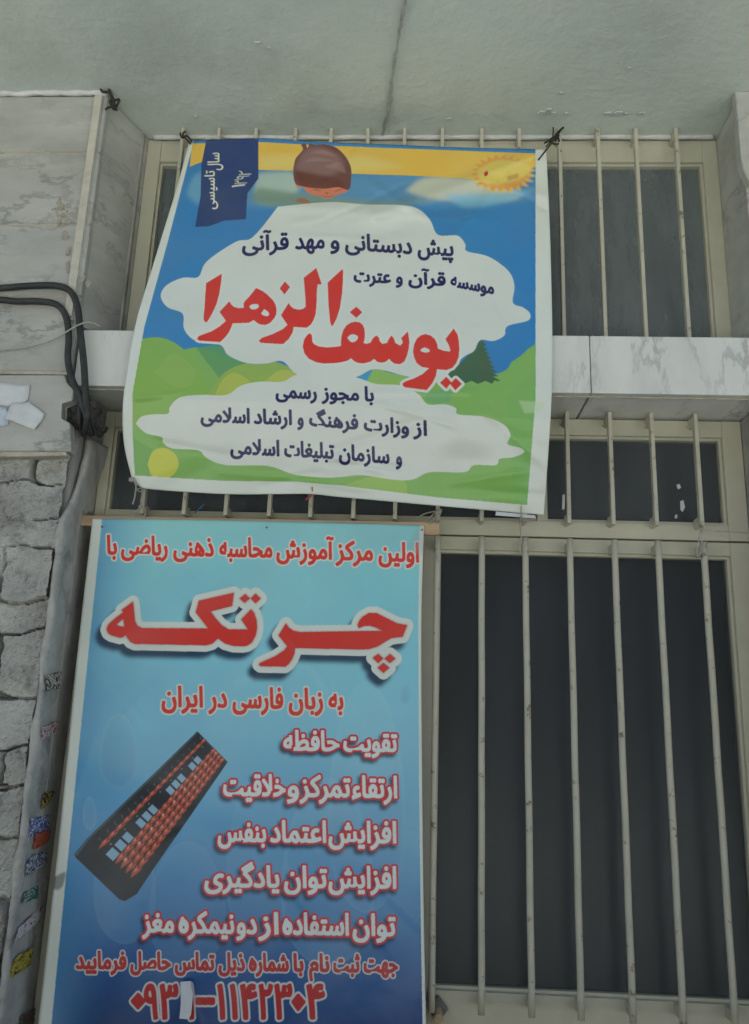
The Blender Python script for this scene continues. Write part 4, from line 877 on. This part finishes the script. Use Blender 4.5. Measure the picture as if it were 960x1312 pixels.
# cement stain running down the slabs, part of the wall
def blobpatch(name, px, y0, material, parent):
    P = [at(x+random.uniform(-1.5, 1.5), y+random.uniform(-1.5, 1.5), y0) for x, y in px]
    return prism(name, [(p.x, p.z) for p in P], y0, y0+.003, material, parent, 0)
bm = bmesh.new(); q_ = 0
for (x, y, wd, hg, n_) in [(79, 268, 9, 9, 26), (81, 283, 7, 6, 10), (84, 300, 4, 8, 8), (87, 322, 2.5, 12, 10), (88, 342, 2, 9, 8), (100, 358, 8, 7, 16)]:
    for _ in range(n_):
        c = at(x+random.gauss(0, wd*.55), y+random.gauss(0, hg*.55), PF); r = random.uniform(.003, .011); q_ += 1
        k_ = 7; a0 = random.random()*6; sx_ = random.uniform(.5, 1)
        vs_ = [bm.verts.new((c.x+r*sx_*random.uniform(.6, 1.1)*math.cos(a0+6.283*t/k_), PF-.0006-.00004*q_, c.z+r*random.uniform(.6, 1.3)*math.sin(a0+6.283*t/k_))) for t in range(k_)]
        bm.faces.new(vs_)
bmesh.ops.recalc_face_normals(bm, faces=bm.faces[:])
bm_obj('cement_stain', bm, M['stain'], bld)

# stickers on the cement jamb
def scribble(name, base, ink, scale, amt, ang):
    Mt = bpy.data.materials.new(name); Mt.use_nodes = True; n, l = Mt.node_tree.nodes, Mt.node_tree.links; b = n['Principled BSDF']; b.inputs['Roughness'].default_value = .5
    ge = n.new('ShaderNodeNewGeometry'); mp = n.new('ShaderNodeMapping'); mp.inputs['Rotation'].default_value = (0, ang, 0); mp.inputs['Scale'].default_value = (1, 1, 2.0); l.new(ge.outputs['Position'], mp.inputs[0])
    no = n.new('ShaderNodeTexNoise'); no.inputs['Scale'].default_value = scale; no.inputs['Detail'].default_value = 1.5; no.inputs['Distortion'].default_value = 1.2; l.new(mp.outputs[0], no.inputs['Vector'])
    r = n.new('ShaderNodeMapRange'); r.inputs[1].default_value = amt-.015; r.inputs[2].default_value = amt+.015; l.new(no.outputs[0], r.inputs[0])
    x = n.new('ShaderNodeMix'); x.data_type = 'RGBA'; x.inputs[6].default_value = (*base, 1); x.inputs[7].default_value = (*ink, 1); l.new(r.outputs[0], x.inputs[0]); l.new(x.outputs[2], b.inputs['Base Color'])
    return Mt
def sticker(label, px, material):
    # quad in photograph points, laid on the jamb face
    P = [np.array(p, float) for p in px]; V = []; n_ = 8
    for j in range(n_+1):
        for i in range(n_+1):
            u, v = i/n_, j/n_; u += random.uniform(-.07, .07)*(i in (0, n_)); v += random.uniform(-.07, .07)*(j in (0, n_)); p = (1-v)*((1-u)*P[0]+u*P[1])+v*((1-u)*P[3]+u*P[2])
            a = at(edge_l(p[1]), p[1], front_y(p[1])); b = at(edge_r(p[1]), p[1], JB); f_ = max(.05, min(.97, (p[0]-edge_l(p[1]))/(edge_r(p[1])-edge_l(p[1]))))
            vx = CF*FPX+CX*(p[0]-480)-CU*(p[1]-656)      # where the measured line meets the jamb face
            ax_, ay_ = a.x+.0165, a.y+.008; dx_, dy_ = b.x-ax_, b.y-ay_; den = vx[0]*dy_-vx[1]*dx_; t_ = ((ax_-CAM[0])*dy_-(ay_-CAM[1])*dx_)/den; q_ = CAM+t_*vx
            nn = Vector((dy_, -dx_, 0)).normalized(); V.append(Vector(q_)+nn*.0062)
    F = [(j*(n_+1)+i, j*(n_+1)+i+1, (j+1)*(n_+1)+i+1, (j+1)*(n_+1)+i) for j in range(n_) for i in range(n_)]
    o_ = link('sticker', V, F, material, None, True); md_ = o_.modifiers.new('s', 'SOLIDIFY'); md_.thickness = .0006
    return tag(o_, label, 'sticker', 'stickers on the cement jamb')
sticker('cream sticker with black print, the highest on the cement jamb', [(57, 864), (84, 860), (83, 880), (57, 886)], scribble('cream_label', (.55, .52, .42), (.03, .03, .03), 90, .5, .2))
sticker('white sticker with red and black scrawl below the cream one', [(51, 932), (76, 922), (73, 938), (50, 948)], scribble('red_scrawl', (.50, .49, .46), (.33, .05, .05), 95, .53, .4))
sticker('slanted yellow and black sticker on the jamb above the blue one', [(53, 1016), (68, 1013), (62, 1026), (49, 1038)], scribble('yellow_black', (.50, .38, .05), (.02, .02, .02), 60, .47, .6))
sticker('white sticker with dense blue writing above an orange red one', [(36, 1050), (61, 1044), (59, 1062), (34, 1072)], scribble('blue_print', (.55, .58, .62), (.04, .08, .32), 90, .48, .3))
sticker('small orange red sticker between two blue lettered ones', [(42, 1069), (62, 1062), (59, 1080), (40, 1088)], scribble('orange', (.50, .10, .04), (.08, .03, .03), 80, .58, .3))
sticker('pale sticker with two lines of dark blue writing', [(32, 1100), (58, 1088), (55, 1108), (29, 1123)], scribble('navy_print', (.48, .50, .50), (.03, .05, .18), 85, .5, .5))
sticker('small torn green sticker under the blue lettered ones', [(28, 1144), (46, 1134), (45, 1150), (26, 1158)], scribble('green_print', (.42, .46, .42), (.02, .16, .12), 70, .45, .4))
sticker('long slanted white sticker with a red edge', [(20, 1190), (52, 1160), (48, 1180), (15, 1208)], scribble('red_edge', (.58, .58, .58), (.35, .05, .07), 60, .6, .7))
sticker('yellow sticker with black marks low on the jamb', [(14, 1229), (42, 1211), (36, 1236), (10, 1254)], scribble('yellow_marks', (.48, .38, .04), (.02, .02, .02), 75, .56, .6))
sticker('lowest dark sticker low on the jamb beside the poster', [(24, 1302), (42, 1292), (40, 1312), (22, 1316)], scribble('dark_label', (.10, .08, .07), (.30, .10, .06), 70, .6, .3))

# paper label caught under the banner edge
l_ = [at(x, y, -.064) for x, y in [(636, 655), (686, 660), (687, 664), (635, 660)]]
tag(prism('paper_strip', [(p.x, p.z) for p in l_], -.062, -.061, M['paper'], None, 0), 'narrow white paper strip showing under the banner bottom edge', 'paper')
# hasp on the bottom rail with the tied end of a stick
hs_ = empty('latch', 'dark diamond shaped steel latch on the bottom rail beside the poster', 'latch')
c = at(561, 1293, FR-.012); r = .026
bm = bmesh.new(); add_prism(bm, [(c.x-r, c.z), (c.x, c.z+r*1.15), (c.x+r, c.z), (c.x, c.z-r*1.15)], FR-.016, FR-.0005); bevel(bm, .003); bm_obj('plate', bm, M['steel'], hs_)
bm = bmesh.new(); add_tube(bm, [Vector((c.x, FR-.013, c.z-.004)), Vector((c.x, FR-.05, c.z-.012))], .012, 14, 1); bevel(bm, .002, 1); bm_obj('knob', bm, M['wood'], hs_, False)
